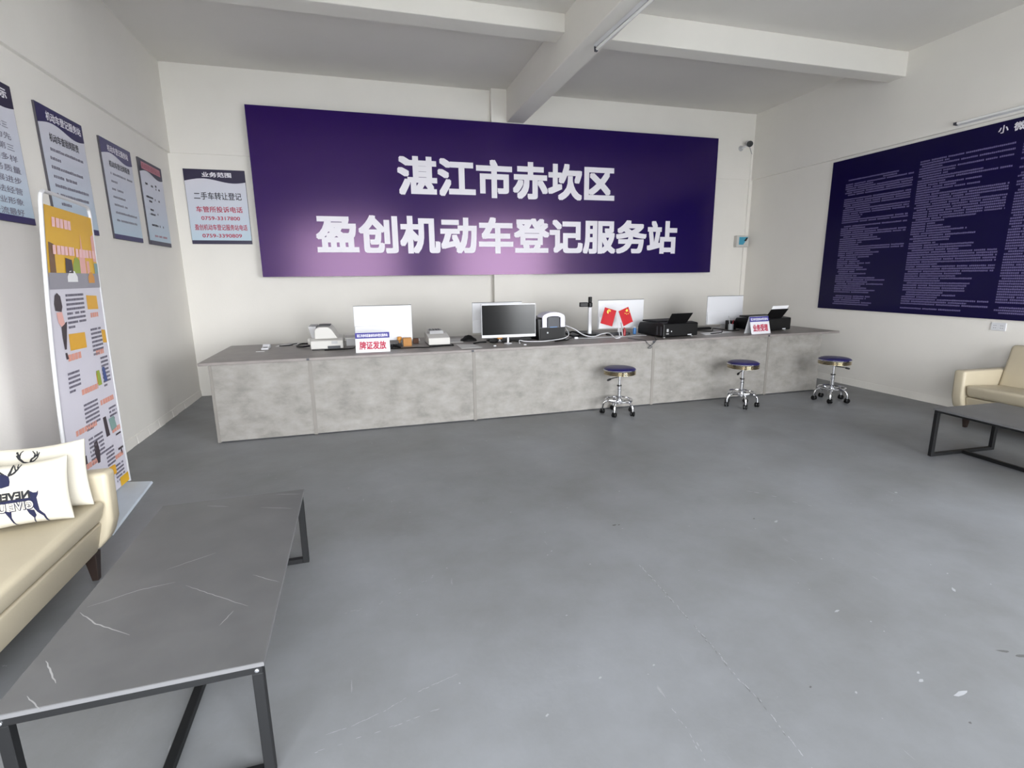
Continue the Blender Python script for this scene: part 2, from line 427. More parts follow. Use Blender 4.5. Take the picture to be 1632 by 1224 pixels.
struct('trim_2', M().box(4.125, 4.364, FRONT, -.10, 3.512, HC), m_wall, bevel=.006, seg=1)        # main beam
struct('trim_3', M().box(4.364, WX, -2.385, -2.177, 3.661, HC), m_wall, bevel=.005, seg=1)        # cross beam, right bay
struct('trim_4', M().box(0, 4.125, -2.196, -1.963, 3.755, HC), m_wall, bevel=.005, seg=1)         # cross beam, left bay
def skirting(x, s):
    m = M(); n = 60; rng = random.Random(3)
    L = -FRONT
    for i in range(n):
        a, b = -L*i/n, -L*(i+1)/n; t = .012 + rng.uniform(-.003, .004)
        m.hexa([(x, a, 0), (x+s*t, a, 0), (x+s*t, b, 0), (x, b, 0), (x, a, .085), (x+s*.004, a, .085), (x+s*.004, b, .085), (x, b, .085)])
    return m
struct('baseboard_left', skirting(0, 1), m_wall)
struct('baseboard_right', skirting(WX, -1), m_wall)

# ------------------------------------------------------------------ the big banner
BY = -.13
P = Plane((.905, BY, 1.50), (1, 0, 0), (0, 0, 1)); bw, bh = 6.57, 1.995
t = thing('banner', 'large purple banner with two lines of white Chinese characters on the back wall', 'banner', (4.19, 0, 1.5))
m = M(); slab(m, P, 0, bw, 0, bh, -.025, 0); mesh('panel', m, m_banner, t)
for x in (.5, 2.2, 3.3, 4.4, 6.1):
    m = M(); slab(m, P, x-.02, x+.02, .1, bh-.1, -.118 if not 2.9 < x < 3.7 else -.0295, -.0255); mesh('batten', m, m_lgrey, t)
m = M(); text(m, P, '湛江市赤坎区', 2.632-.905, 5.745-.905, 2.528-1.5, 3.022-1.5, .003, bold=.036, res=4)
mesh('lettering', m, m_lett, t)
m = M(); text(m, P, '盈创机动车登记服务站', 1.575-.905, 6.832-.905, 1.788-1.5, 2.275-1.5, .003, bold=.034, res=4)
mesh('lettering', m, m_lett, t)

# ------------------------------------------------------------------ notice boards
def header_curve(w, h, top, n=28, k=1.):
    pts = [(0, h), (w, h)]
    for i in range(n, -1, -1):
        u = i/n; pts.append((w*u, h - h*(.147 - .028*math.sin(2*PI*(u-.05)))*k))
    return pts
def board(P, w, h, label, navy, footer=m_footer, footh=.05, thick=.014):
    t = thing('notice_board', label, 'notice board', tuple(P(w/2, 0, 0)), 0, 'notice boards with wavy navy headers')
    m = M(); slab(m, P, 0, w, 0, h, -thick, 0); mesh('panel', m, m_edge, t)
    m = M(); quad(m, P, .003, w-.003, .003, h-.002, .0008); mesh('printed_face', m, m_boardface, t)
    m = M(); poly(m, P, header_curve(w, h-.002, 0), .0014); mesh('header_band', m, navy, t)
    m = M(); quad(m, P, .002, w-.002, .002, footh*h, .0014); mesh('footer_band', m, footer, t)
    return t

# small board on the back wall
P = Plane((.139, -.0155, 1.905), (1, 0, 0), (0, 0, 1)); w, h = .667, .868
t = board(P, w, h, 'notice board on the back wall left of the purple banner, with red phone numbers', m_navy2, m_navy2)
ox, oz = .139, 1.905
m = M(); text(m, P, '业务范围', .335-ox, .655-ox, 2.685-oz, 2.742-oz, .0022, bold=.02); mesh('lettering', m, m_lett, t)
m = M(); text(m, P, '二手车转让登记', .222-ox, .742-ox, 2.425-oz, 2.512-oz, .0022, bold=.012); mesh('lettering', m, m_ink, t)
for a in (('车管所投诉电话', .228-ox, .738-ox, 2.278-oz, 2.348-oz), ('0759-3317800', .272-ox, .698-ox, 2.188-oz, 2.232-oz),
          ('盈创机动车登记服务站电话', .19-ox, .77-ox, 2.068-oz, 2.138-oz), ('0759-3390809', .26-ox, .698-ox, 1.982-oz, 2.026-oz)):
    m = M(); text(m, P, *a, .0022, bold=.012); mesh('lettering', m, m_redink, t)

# four boards on the left wall
XB = .0155
w, h, z0 = .635, .850, 1.842
def lboard(yl, label, navy, footer=m_footer):
    P = Plane((XB, yl, z0), (0, 1, 0), (0, 0, 1)); return P, board(P, w, h, label, navy, footer)
# nearest, cut by the picture edge
P, t = lboard(-3.640, 'notice board on the left wall nearest the camera, with large rows of characters', m_navy2)
m = M(); text(m, P, '服务目标', .14, .58, h-.094, h-.032, .0022, bold=.02); mesh('lettering', m, m_lett, t)
rows = ['服务理念公示三', '便民利民为先', '规范管理第三', '内容真实多样', '优质服务质量', '共同发展进步', '诚信守法经营', '树立企业形象', '争创一流最好']
for i, s in enumerate(rows):
    m = M(); text(m, P, s, .06, .575 - .012*abs(i-4), h-.235-.066*i-.042, h-.235-.066*i, .0022, bold=.008); mesh('lettering', m, m_greyink, t)
# second
P, t = lboard(-2.748, 'notice board on the left wall partly hidden by the standing poster', m_navy)
m = M(); text(m, P, '机动车登记服务站', .115, .60, h-.094, h-.032, .0022, bold=.02); mesh('lettering', m, m_lett, t)
m = M(); text(m, P, '机动车查验岗职责', .115, .52, h-.235, h-.175, .0022, bold=.012); mesh('title_lettering', m, m_ink, t)
rng = random.Random(11)
for i, (a, b) in enumerate([(.10, .56), (.08, .22), (.075, .52), (.08, .40), (.08, .56), (.08, .55), (.12, .26)]):
    m = M(); tinyline(m, P, a, b, h-.30-.062*i, .022, .0022, rng, .04); mesh('small_print', m, m_greyink, t)
# third
P, t = lboard(-1.826, 'notice board on the left wall, third from the camera, with a blue-violet header', mat('violet_board_print', (62, 58, 108), .38))
m = M(); text(m, P, '机动车登记服务站', .13, .56, h-.096, h-.038, .0022, bold=.02); mesh('lettering', m, m_lett, t)
m = M(); text(m, P, '机动车登记岗职责', .12, .55, h-.225, h-.17, .0022, bold=.01); mesh('title_lettering', m, m_ink, t)
rng = random.Random(12)
for i, (a, b) in enumerate([(.12, .58), (.11, .24), (.10, .33), (.10, .36), (.10, .38), (.10, .56), (.10, .54)]):
    m = M(); tinyline(m, P, a, b, h-.29-.067*i, .020, .0022, rng, .04); mesh('small_print', m, mat('pale_grey_ink', (140, 140, 152), .5), t)
# fourth
P, t = lboard(-1.008, 'notice board on the left wall beside the corner, with a pink strip in its header', m_navy2, m_navy2)
m = M(); quad(m, P, .06, .585, h-.098, h-.028, .002); mesh('pink_strip', m, m_pinkband, t)
m = M(); text(m, P, '机动车登记服务站公示', 0.075, .57, h-.090, h-.036, .003, bold=.01); mesh('lettering', m, mat('rose_ink', (168, 96, 112), .5), t)
rng = random.Random(13)
for a, b, v in [(.10, .17, .245), (.25, .31, .25), (.37, .42, .235), (.46, .50, .26), (.38, .40, .265), (.08, .27, .375), (.14, .22, .415), (.31, .34, .385), (.41, .45, .385),
                (.14, .23, .50), (.13, .26, .545), (.33, .36, .53), (.12, .30, .655), (.34, .37, .655), (.44, .46, .655)]:
    m = M(); tinyline(m, P, a, b, h-v, .022, .0022, rng, gap=0); mesh('small_print', m, m_ink, t)
m = M(); tinyline(m, P, .16, .52, .085, .022, .0022, rng); mesh('small_print', m, mat('faded_red_ink', (176, 128, 140), .5), t)

# ------------------------------------------------------------------ big notice on the right wall
P = Plane((WX-.018, -1.525, .99), (0, -1, 0), (0, 0, 1)); nw, nh = 4.15, 1.915
t = thing('wall_notice', 'huge dark indigo notice covered with columns of tiny text on the right wall', 'notice', tuple(P(nw/2, 0, 0)))
m = M(); slab(m, P, 0, nw, 0, nh, -.0175, 0); mesh('panel', m, m_notice, t)
rng = random.Random(5)
cols = [(.235, 1.105, 1.655), (1.165, 2.065, 1.70), (2.125, 3.02, 1.70), (3.08, 3.95, 1.70)]
for ci, (a, b, top) in enumerate(cols):
    m = M(); pitch = .0262; v = top; n = 0
    full = True; run = 3
    while v > .075:
        if run <= 0:
            full = rng.random() < .55; run = rng.randint(2, 5) if full else rng.randint(1, 5)
        run -= 1
        e = b if full and rng.random() < .8 else a + (b-a)*rng.uniform(.28, .8)
        s = a + (.0 if rng.random() < .75 else rng.uniform(.02, .05))
        if ci == 0 and n == 0: s, e = a+.03, b-.18
        if ci == 0 and n == 1: s, e = a+.5, b-.2
        if rng.random() > .03:
            u = s
            while u < e:
                L = rng.choice([6, 9, 14, 22, 40])*.0175
                x1 = min(u+L, e)
                k = u
                while k < x1-.006:
                    quad(m, P, k, min(k+.0145, x1), v-.0165-rng.uniform(0, .002), v-rng.uniform(0, .003), .002); k += .0175
                u += L + .014
        v -= pitch; n += 1
    mesh('small_print', m, m_noticetext, t)
m = M(); text(m, P, '小', 1.893, 1.978, 2.795-.99, 2.868-.99, .002, bold=.02); mesh('lettering', m, m_lett, t)
m = M(); text(m, P, '微', 2.022, 2.112, 2.79-.99, 2.868-.99, .002, bold=.02); mesh('lettering', m, m_lett, t)

# ------------------------------------------------------------------ fittings on walls and beams
def tube_light(p0, p1, down, label):
    """batten with a bare tube; down = direction from the surface to the tube"""
    p0, p1, dn = Vector(p0), Vector(p1), Vector(down).normalized()
    ax = (p1-p0).normalized(); sd = ax.cross(dn)
    t = thing('tube_light', label, 'tube light', p0)
    m = M()
    m.hexa([p0-sd*.02, p1-sd*.02, p1+sd*.02, p0+sd*.02, p0-sd*.014+dn*.03, p1-sd*.014+dn*.03, p1+sd*.014+dn*.03, p0+sd*.014+dn*.03])
    mesh('batten', m, m_white, t)
    m = M(); m.cyl(p0+dn*.045+ax*.03, p1+dn*.045-ax*.03, .013, n=14); mesh('tube', m, mat('unlit_tube_glass', (238, 238, 236), .15), t, smooth=True)
    for a in (p0+ax*.012, p1-ax*.012):
        m = M(); m.hexa([a-ax*.012-sd*.016+dn*.02, a+ax*.012-sd*.016+dn*.02, a+ax*.012+sd*.016+dn*.02, a-ax*.012+sd*.016+dn*.02,
                         a-ax*.012-sd*.012+dn*.062, a+ax*.012-sd*.012+dn*.062, a+ax*.012+sd*.012+dn*.062, a-ax*.012+sd*.012+dn*.062])
        mesh('end_cap', m, m_dgrey, t)
    return t
tube_light((4.262, -2.60, 3.511), (4.312, -3.85, 3.511), (0, 0, -1), 'unlit white tube light under the main ceiling beam')
tube_light((WX-.0305, -3.03, 2.985), (WX-.0305, -4.25, 2.985), (-1, 0, 0), 'unlit white tube light on the right wall above the indigo notice')

t = thing('security_camera', 'small white bullet camera with black front high in the right corner', 'security camera', (7.985, 0, 3.405))
m = M(); m.lathe([(.042, 0), (.042, .012), (.02, .022), (.016, .03)], (7.985, 0, 3.405), 20, (0, -1, 0)); mesh('mount', m, m_lgrey, t, smooth=True)
m = M(); m.tube([(7.985, -.02, 3.405), (8.01, -.06, 3.415), (8.04, -.085, 3.44)], .011, 8, smooth=5); mesh('bracket', m, m_white, t, smooth=True)
d = Vector((-.42, -.86, -.28)).normalized(); c0 = Vector((8.09, -.03, 3.482))
m = M(); m.lathe([(.034, 0), (.04, .012), (.04, .125), (.036, .13)], c0, 20, d); mesh('body', m, m_white, t, smooth=True)
m = M(); m.lathe([(.0445, .122), (.0445, .15), (.03, .151), (.03, .142), (.012, .142), (.010, .15), (.001, .152)], c0, 20, d); mesh('lens_ring', m, m_black, t, smooth=True)
m = M(); m.tube([c0-d*.0-Vector((0, 0, .02)), c0+Vector((.045, .0, -.06)), (8.195, -.016, 3.33)], .006, 6, smooth=6); mesh('cable', m, m_lgrey, t, smooth=True)

m = M(); m.box(8.186, 8.206, -.018, -.0005, 2.085, 3.37)
tag(mesh('conduit', m, m_wall, bevel=.003, seg=1), 'white vertical conduit in the right corner between camera and meter box', 'conduit')
m = M(); m.box(8.172, 8.192, -.018, -.0005, .80, 1.895)
tag(mesh('conduit', m, m_wall, bevel=.003, seg=1), 'white vertical conduit in the right corner below the meter box', 'conduit')
t = thing('meter_box', 'white wall box with teal label beside the right corner', 'meter box', (8.11, 0, 1.9))
m = M(); m.box(7.985, 8.225, -.075, -.0005, 1.898, 2.078); mesh('case', m, m_offwhite, t, bevel=.008)
P = Plane((8.0, -.0755, 1.905), (1, 0, 0), (0, 0, 1))
m = M(); poly(m, P, [(.03, .03), (.115, .03), (.20, .145), (.20, .15), (.03, .15)], .001); mesh('label', m, m_teal, t)
m = M(); poly(m, P, [(.125, .09), (.165, .085), (.20, .14), (.165, .14)], .0018); mesh('label_mark', m, m_black, t)

t = thing('wall_socket', 'white double wall socket under the indigo notice', 'socket', (WX, -3.71, .92))
m = M(); m.box(WX-.012, WX-.0005, -3.775, -3.645, .878, .958); mesh('plate', m, m_white, t, bevel=.003)
m = M()
for yy in (-3.68, -3.74):
    for dz in (-.012, .012): m.box(WX-.0128, WX-.0118, yy-.012, yy-.004, .915+dz, .919+dz); m.box(WX-.0128, WX-.0118, yy+.004, yy+.012, .915+dz, .919+dz)
mesh('slots', m, m_dgrey, t)

# ------------------------------------------------------------------ service counter
CT = .75; CY = -2.251; BACK = -1.00
t = thing('service_counter', 'long low concrete-grey service counter across the back of the room', 'counter', (4.15, CY, 0))
m = M(); m.box(.645, 7.85, CY-.014, BACK, CT-.026, CT); mesh('worktop', m, m_counter_top, t, bevel=.002, seg=1)
seams = [.723, 1.559, 3.126, 5.197, 6.772, 7.588]
for i in range(5):
    m = M(); m.box(seams[i]+.002, seams[i+1]-.002, CY, CY+.018, .012, CT-.0265); mesh('front_panel', m, m_conc, t)
for i in range(5):
    m = M(); x = seams[i]
    m.box(x-.002 if i else x, x+.026 if i == 0 else x+.03, CY-.0045, CY-.0003, .004, CT-.03); mesh('seam_strip', m, m_strip, t)
for x in (seams[0]+.006, seams[-1]-.024):
    m = M(); m.box(x, x+.018, CY+.0185, BACK+.03, .0, CT-.0265); mesh('end_panel', m, m_conc, t)
m = M(); m.box(seams[0]+.03, seams[-1]-.03, CY+.03, CY+.05, 0, .10); mesh('plinth', m, m_dgrey, t)
for x in seams[1:-1]:
    m = M(); m.box(x-.012, x+.012, CY-.016, CY-.0142, CT-.024, CT-.004); mesh('joint_cap', m, m_dgrey, t)

# ------------------------------------------------------------------ things on the counter
Z = CT
def monitor_back(x0, x1, y, z0, z1, label, rz=0.):
    w = x1-x0; t = thing('monitor', label, 'monitor', ((x0+x1)/2, y, Z), rz, 'white-backed monitors facing the staff side')
    h0, h1 = z0-Z, z1-Z
    m = M(); m.box(-w/2, w/2, -.004, .010, h0, h1); mesh('shell', m, m_white, t, bevel=.004, local=True)
    m = M(); m.box(-w/2+.004, w/2-.004, .0102, .014, h0+.02, h1-.004); mesh('screen', m, m_screen, t, local=True)
    m = M(); hm = h0+(h1-h0)*.44
    m.hexa([(-w/2+.004, -.022, h0+.004), (w/2-.004, -.022, h0+.004), (w/2-.004, -.0042, h0+.004), (-w/2+.004, -.0042, h0+.004),
            (-w/2+.004, -.016, hm), (w/2-.004, -.016, hm), (w/2-.004, -.0042, hm), (-w/2+.004, -.0042, hm)])
    mesh('rear_cover', m, m_white, t, bevel=.004, local=True)
    m = M(); m.box(-w/2, w/2, -.0055, .0105, h1+.0001, h1+.004); mesh('rim', m, m_dgrey, t, local=True)
    m = M(); m.box(-.03, .03, .016, .026, .006, h0+.12); m.box(-.03, .03, .0142, .017, h0+.03, h0+.12); mesh('stand', m, m_lgrey, t, bevel=.003, local=True)
    m = M(); m.box(-.12, .12, -.05, .12, 0, .008); mesh('base', m, m_lgrey, t, bevel=.003, local=True)
    return t
monitor_back(1.985, 2.592, -1.60, .802, 1.180, 'white monitor back behind the left tent sign')
monitor_back(3.298, 3.900, -1.46, .826, 1.176, 'white monitor back mostly hidden behind the dark-screened monitor')
monitor_back(4.872, 5.500, -1.50, .818, 1.170, 'white monitor back behind the two crossed red flags')
monitor_back(6.518, 7.085, -1.40, .803, 1.179, 'white monitor back rightmost on the counter, between the two black printers')

# the monitor that faces the visitors
t = thing('monitor', 'dark-screened monitor with silver chin facing the visitors', 'monitor', (3.60, -1.95, Z), -.06)
m = M(); m.box(-.302, .300, -.005, .02, .072, .434); mesh('shell', m, m_white, t, bevel=.004, local=True)
m = M(); m.box(-.296, .294, -.0075, -.0055, .102, .422); mesh('screen', m, m_screen, t, local=True)
m = M(); m.box(-.300, .298, -.0105, -.0056, .073, .1005); mesh('chin', m, m_white, t, bevel=.001, seg=1, local=True)
m = M(); m.box(-.015, .003, .0205, .035, .0101, .15); mesh('stand', m, m_white, t, local=True)
m = M(); m.lathe([(.045, 0), (.045, .004), (.02, .010)], (-.006, .028, 0), 24); mesh('base', m, m_white, t, smooth=True, local=True)

# tent signs
def tent_sign(x, y, w, h, rz, title, label):
    t = thing('tent_sign', label, 'sign', (x, y, Z), rz, 'white folded tent signs on the counter')
    dpt = .06; th = .0025
    m = M(); m.hexa([(-w/2, -dpt, 0), (w/2, -dpt, 0), (w/2, -dpt+th, 0), (-w/2, -dpt+th, 0), (-w/2, -th, h), (w/2, -th, h), (w/2, 0, h), (-w/2, 0, h)])
    mesh('front_sheet', m, m_white, t, local=True)
    m = M(); m.hexa([(-w/2, dpt-th, 0), (w/2, dpt-th, 0), (w/2, dpt, 0), (-w/2, dpt, 0), (-w/2, .0002, h), (w/2, .0002, h), (w/2, th, h), (-w/2, th, h)])
    mesh('back_sheet', m, m_white, t, local=True)
    P = Plane((-w/2, -dpt, 0), (1, 0, 0), (0, dpt-th, h)); hh = math.hypot(dpt-th, h)
    P.n = Vector((0, -h, dpt-th)).normalized()
    m = M(); quad(m, P, 0, w, hh*.70, hh*.985, .0012); mesh('blue_band', m, mat('sign_blue', (46, 40, 132), .45), t, local=True)
    m = M(); text(m, P, '湛江市赤坎区盈创机动车登记服务站', w*.05, w*.95, hh*.765, hh*.915, .002, bold=.02); mesh('lettering', m, m_lett, t, local=True)
    m = M(); text(m, P, title, w*.11, w*.89, hh*.14, hh*.55, .002, bold=.03); mesh('lettering', m, m_redink, t, local=True)
    return t
tent_sign(2.157, -2.032, .330, .193, -.03, '牌证发放', 'tent sign with red characters before the leftmost monitor')
tent_sign(6.742, -2.100, .305, .208, .09, '业务受理', 'tent sign with red characters before the rightmost black printer')

# left: white document printer with a tall hood
t = thing('document_printer', 'white document printer with tall rounded hood at the left of the counter', 'printer', (1.70, -1.60, Z))
X0, X1, Y0, Y1 = 1.545, 1.865, -1.76, -1.36
m = M(); m.prism([(Y0, Z+.012), (Y1, Z+.012), (Y1, Z+.10), (Y1-.06, Z+.125), (Y0+.05, Z+.115), (Y0, Z+.095)], 0, X0, X1); mesh('body', m, m_offwhite, t, bevel=.008)
m = M(); m.box(X0+.01, X1-.01, Y0+.02, Y1-.02, Z, Z+.0115); mesh('foot', m, m_black, t)
prof = [(X0+.045, Z+.116), (X1-.05, Z+.116), (X1-.075, Z+.16), (X1-.105, Z+.21), (X1-.14, Z+.235), (X1-.22, Z+.238), (X0+.065, Z+.225), (X0+.05, Z+.205)]
m = M(); m.prism(prof, 1, Y0-.004, Y1+.05); mesh('hood', m, m_offwhite, t, bevel=.006)
m = M(); m.prism([(X0+.015, Z+.10), (X0+.044, Z+.116), (X0+.06, Z+.236), (X0-.015, Z+.238)], 1, Y0+.10, Y1); mesh('paper_guide', m, m_lgrey, t)
m = M(); m.lathe([(.03, 0), (.034, .006), (.034, .022), (.028, .028)], (X0-.03, Y0+.10, Z+.085), 20, (1, 0, 0)); mesh('platen_knob', m, m_offwhite, t, smooth=True)
m = M(); m.box(X1-.155, X1-.03, Y0-.003, Y0+.002, Z+.014, Z+.042); mesh('paper_slot', m, m_dgrey, t)
m = M(); m.box(X1-.115, X1-.055, Y0-.0055, Y0-.0035, Z+.062, Z+.092); mesh('name_plate', m, m_lgrey, t)
m = M(); m.box(X0+.08, X1-.12, Y0+.10, Y1-.06, Z+.2385, Z+.243); mesh('top_cover', m, m_dgrey, t)

t = thing('paper_tray', 'low grey tray behind the left document printer', 'tray', (1.98, -1.42, Z))
m = M(); m.box(1.885, 2.10, -1.50, -1.25, Z, Z+.075); mesh('tray_body', m, m_lgrey, t, bevel=.004)
m = M(); m.box(1.872, 2.10, -1.505, -1.24, Z+.0755, Z+.09); mesh('tray_lid', m, m_offwhite, t, bevel=.003)

# receipt printer
t = thing('receipt_printer', 'white wedge-shaped printer with grey top beside the small cardboard box', 'printer', (2.85, -1.7, Z))
A, B, Y0, Y1 = 2.735, 2.965, -1.855, -1.47
m = M(); m.prism([(Y0, Z+.012), (Y1, Z+.012), (Y1, Z+.105), (Y1-.05, Z+.125), (Y0+.16, Z+.118), (Y0+.02, Z+.09), (Y0, Z+.085)], 0, A, B); mesh('body', m, m_offwhite, t, bevel=.006)
m = M(); m.box(A+.005, B+.004, Y0-.006, Y1-.01, Z, Z+.0115); mesh('foot', m, m_black, t)
m = M(); m.hexa([(A+.03, Y0+.13, Z+.116), (B-.045, Y0+.13, Z+.116), (B-.045, Y1-.05, Z+.12), (A+.03, Y1-.05, Z+.12),
                 (A+.035, Y0+.16, Z+.15), (B-.05, Y0+.16, Z+.15), (B-.05, Y1-.07, Z+.155), (A+.035, Y1-.07, Z+.155)]); mesh('top_cover', m, m_lgrey, t, bevel=.005)
m = M()
for k in range(4): m.box(A+.045+k*.03, A+.06+k*.03, Y0+.17, Y1-.09, Z+.1555, Z+.158)
mesh('vent', m, m_dgrey, t)

# cardboard cube and small neighbours
t = thing('cardboard_box', 'small brown cardboard box right of the left tent sign', 'box', (2.53, -1.70, Z))
m = M(); m.box(2.478, 2.565, -1.755, -1.665, Z, Z+.085); mesh('box_body', m, m_card, t)
m = M(); m.hexa([(2.478, -1.755, Z+.0852), (2.565, -1.755, Z+.0852), (2.565, -1.71, Z+.0852), (2.478, -1.71, Z+.0852), (2.480, -1.752, Z+.088), (2.563, -1.752, Z+.088), (2.563, -1.712, Z+.09), (2.480, -1.712, Z+.09)]); mesh('flap', m, m_card, t)
m = M(); m.box(2.60, 2.66, -1.56, -1.50, Z, Z+.055)
tag(mesh('cardboard_box', m, mat('dark_brown_card', (92, 60, 42), .7), bevel=.002, seg=1), 'dark brown little box behind the small cardboard box', 'box')
t = thing('stamp', 'orange-topped stamp behind the left tent sign', 'stamp', (2.445, -1.657, Z))
m = M(); m.box(2.425, 2.465, -1.672, -1.642, Z, Z+.03); mesh('stamp_base', m, m_dgrey, t, bevel=.002)
m = M(); m.lathe([(.010, .0301), (.010, .05), (.026, .06), (.026, .088), (.018, .095)], (2.445, -1.657, Z), 16); mesh('handle', m, m_orange, t, smooth=True)
t = thing('stamp', 'orange-topped stamp with clear foot under the dark-screened monitor', 'stamp', (3.54, -1.77, Z))
m = M(); m.lathe([(.02, 0), (.02, .012), (.008, .016), (.008, .034)], (3.54, -1.77, Z), 16); mesh('stamp_base', m, m_white, t, smooth=True)
m = M(); m.box(3.513, 3.567, -1.795, -1.745, Z+.0345, Z+.075); mesh('handle', m, m_orange, t, bevel=.006)

def keyboard(x, y, rz, label, w=.44, d=.14):
    t = thing('keyboard', label, 'keyboard', (x, y, Z), rz, 'black keyboards on the counter')
    m = M(); m.hexa([(-w/2, -d/2, 0), (w/2, -d/2, 0), (w/2, d/2, 0), (-w/2, d/2, 0), (-w/2, -d/2, .028), (w/2, -d/2, .028), (w/2, d/2, .014), (-w/2, d/2, .014)]); mesh('case', m, m_blacksoft, t, bevel=.003, local=True)
    m = M()
    for r in range(5):
        for k in range(15):
            a = -w/2+.012+k*(w-.024)/15; b = -d/2+.012+r*(d-.024)/5; zz = .028-.014*((b+d/2)/d)
            m.box(a, a+(w-.024)/15-.004, b, b+(d-.024)/5-.004, zz-.002, zz+.006)
    mesh('keys', m, m_black, t, local=True)
    return t
keyboard(2.31, -1.745, .03, 'black keyboard behind the left tent sign', .30, .13)
keyboard(3.68, -1.66, .02, 'black keyboard under the dark-screened monitor', .50)
keyboard(6.30, -1.45, .12, 'black keyboard before the rightmost white monitor', .46)

def sheet(name, pts, label, mt, cat='paper', z=.002):
    m = M(); m.prism(pts, 2, Z, Z+z); return tag(mesh(name, m, mt), label, cat)
sheet('paper_sheet', [(3.032, -2.169), (3.256, -2.153), (3.214, -1.869), (3.039, -1.802)], 'grey paper sheet lying at the counter edge left of the dark monitor', m_paper2)
sheet('paper_sheet', [(2.99, -1.63), (3.15, -1.64), (3.19, -1.26), (2.99, -1.25)], 'light paper lying right of the wedge-shaped printer', m_paper2)
sheet('paper_sheet', [(2.55, -1.33), (2.70, -1.33), (2.72, -1.08), (2.58, -1.06)], 'light paper lying behind the wedge-shaped printer', m_paper)
sheet('paper_sheet', [(6.05, -2.03), (6.32, -1.97), (6.36, -1.80), (6.12, -1.83)], 'white paper lying right of the large black printer', m_paper)
sheet('paper_sheet', [(6.34, -1.93), (6.56, -1.86), (6.52, -1.75), (6.38, -1.77)], 'white paper lying before the pen stand', m_paper)
sheet('paper_sheet', [(1.14, -1.26), (1.36, -1.16), (1.44, -1.05), (1.20, -1.09)], 'white paper slip lying left of the document printer', m_paper)
sheet('pen', [(1.18, -1.275), (1.285, -1.24), (1.345, -1.10), (1.33, -1.095), (1.27, -1.215), (1.175, -1.245)], 'black strip-like pen on the paper slip at the left', m_black, 'pen', .010)
sheet('paper_sheet', [(1.01, -1.62), (1.09, -1.635), (1.088, -1.658), (1.008, -1.642)], 'tiny white slip in front of the white card reader', m_paper)

t = thing('card_reader', 'small white card reader near the left end of the counter', 'card reader', (1.075, -1.40, Z))
m = M(); m.prism([(-1.50, Z), (-1.32, Z), (-1.32, Z+.035), (-1.38, Z+.045), (-1.42, Z+.022), (-1.50, Z+.016)], 0, 1.035, 1.105); mesh('case', m, m_white, t, bevel=.004)
m = M(); m.box(1.05, 1.09, -1.455, -1.435, Z+.0195, Z+.0225); mesh('slot', m, m_black, t)

# black crumpled pouch and pen
m = M(); n = 16
prof = [(.085, 0), (.08, .014), (.055, .03), (.03, .05), (.006, .056)]
m.lathe(prof, (0, 0, 0), n)
rng = random.Random(4)
for v in m.v: v.x = v.x*1.15 + rng.uniform(-.006, .006) + 3.235; v.y = v.y + rng.uniform(-.006, .006) - 1.52; v.z = Z + max(0, v.z*1.15 + (rng.uniform(-.004, .004) if v.z > .003 else 0))
tag(mesh('cloth_pouch', m, m_blacksoft, smooth=True, angle=60), 'black crumpled cloth pouch left of the dark-screened monitor', 'pouch')
m = M(); m.tube([(3.225, -1.845, Z+.008), (3.30, -1.80, Z+.012), (3.385, -1.765, Z+.008)], .008, 8)
tag(mesh('marker_pen', m, m_black, smooth=True), 'black marker pen lying before the dark-screened monitor', 'pen')
for q, s in (((3.40, -2.10), 'left'), ((3.728, -2.12), 'right')):
    m = M(); m.box(q[0]-.014, q[0]+.014, q[1]-.008, q[1]+.008, Z, Z+.010)
    tag(mesh('clip', m, m_white, bevel=.002, seg=1), 'tiny white clip at the counter edge, %s one below the dark monitor' % s, 'clip')

# black device with a white arch on it
t = thing('computer_case', 'black desktop computer case right of the dark-screened monitor', 'computer', (4.12, -1.7, Z))
m = M(); m.hexa([(4.00, -1.80, Z), (4.33, -1.80, Z), (4.36, -1.42, Z), (3.90, -1.42, Z), (3.98, -1.80, Z+.245), (4.31, -1.80, Z+.245), (4.36, -1.42, Z+.255), (3.90, -1.42, Z+.255)]); mesh('case', m, m_black, t, bevel=.005)
m = M(); m.box(4.012, 4.305, -1.8075, -1.8008, Z+.015, Z+.135); mesh('front_cover', m, m_blacksoft, t, bevel=.002)
m = M(); m.lathe([(.010, 0), (.008, .004)], (4.10, -1.8076, Z+.085), 12, (0, -1, 0)); mesh('power_button', m, m_white, t)
m = M()
for k in range(5): m.box(4.335, 4.343, -1.74+k*.05, -1.71+k*.05, Z+.05, Z+.2)
mesh('port_panel', m, m_dgrey, t)
t = thing('scanner_cradle', 'white arched scanner cradle with dark pad on the black computer case', 'scanner', (4.16, -1.68, Z+.25))
m = M(); out = []; inn = []; cx, cz = 4.165, Z+.2575
for k in range(17):
    a = PI*k/16; out.append((cx-math.cos(a)*.136, cz+math.sin(a)*.060)); inn.append((cx-math.cos(a)*.078, cz+math.sin(a)*.018))
m.prism(out + inn[::-1], 1, -1.830, -1.64)
for s_ in (-1, 1):
    x0, x1 = sorted((cx+s_*.136, cx+s_*.084))
    m.hexa([(x0, -1.836, Z+.150), (x1, -1.836, Z+.150), (x1, -1.8085, Z+.150), (x0, -1.8085, Z+.150), (x0, -1.830, Z+.2575), (x1, -1.830, Z+.2575), (x1, -1.8085, Z+.2575), (x0, -1.8085, Z+.2575)])
mesh('arch_cover', m, mat('lilac_white_plastic', (214, 212, 228), .45), t, smooth=True)
m = M(); m.box(4.095, 4.235, -1.826, -1.8085, Z+.145, Z+.262); m.box(4.095, 4.235, -1.808, -1.70, Z+.2575, Z+.270); mesh('pad', m, m_dgrey, t)
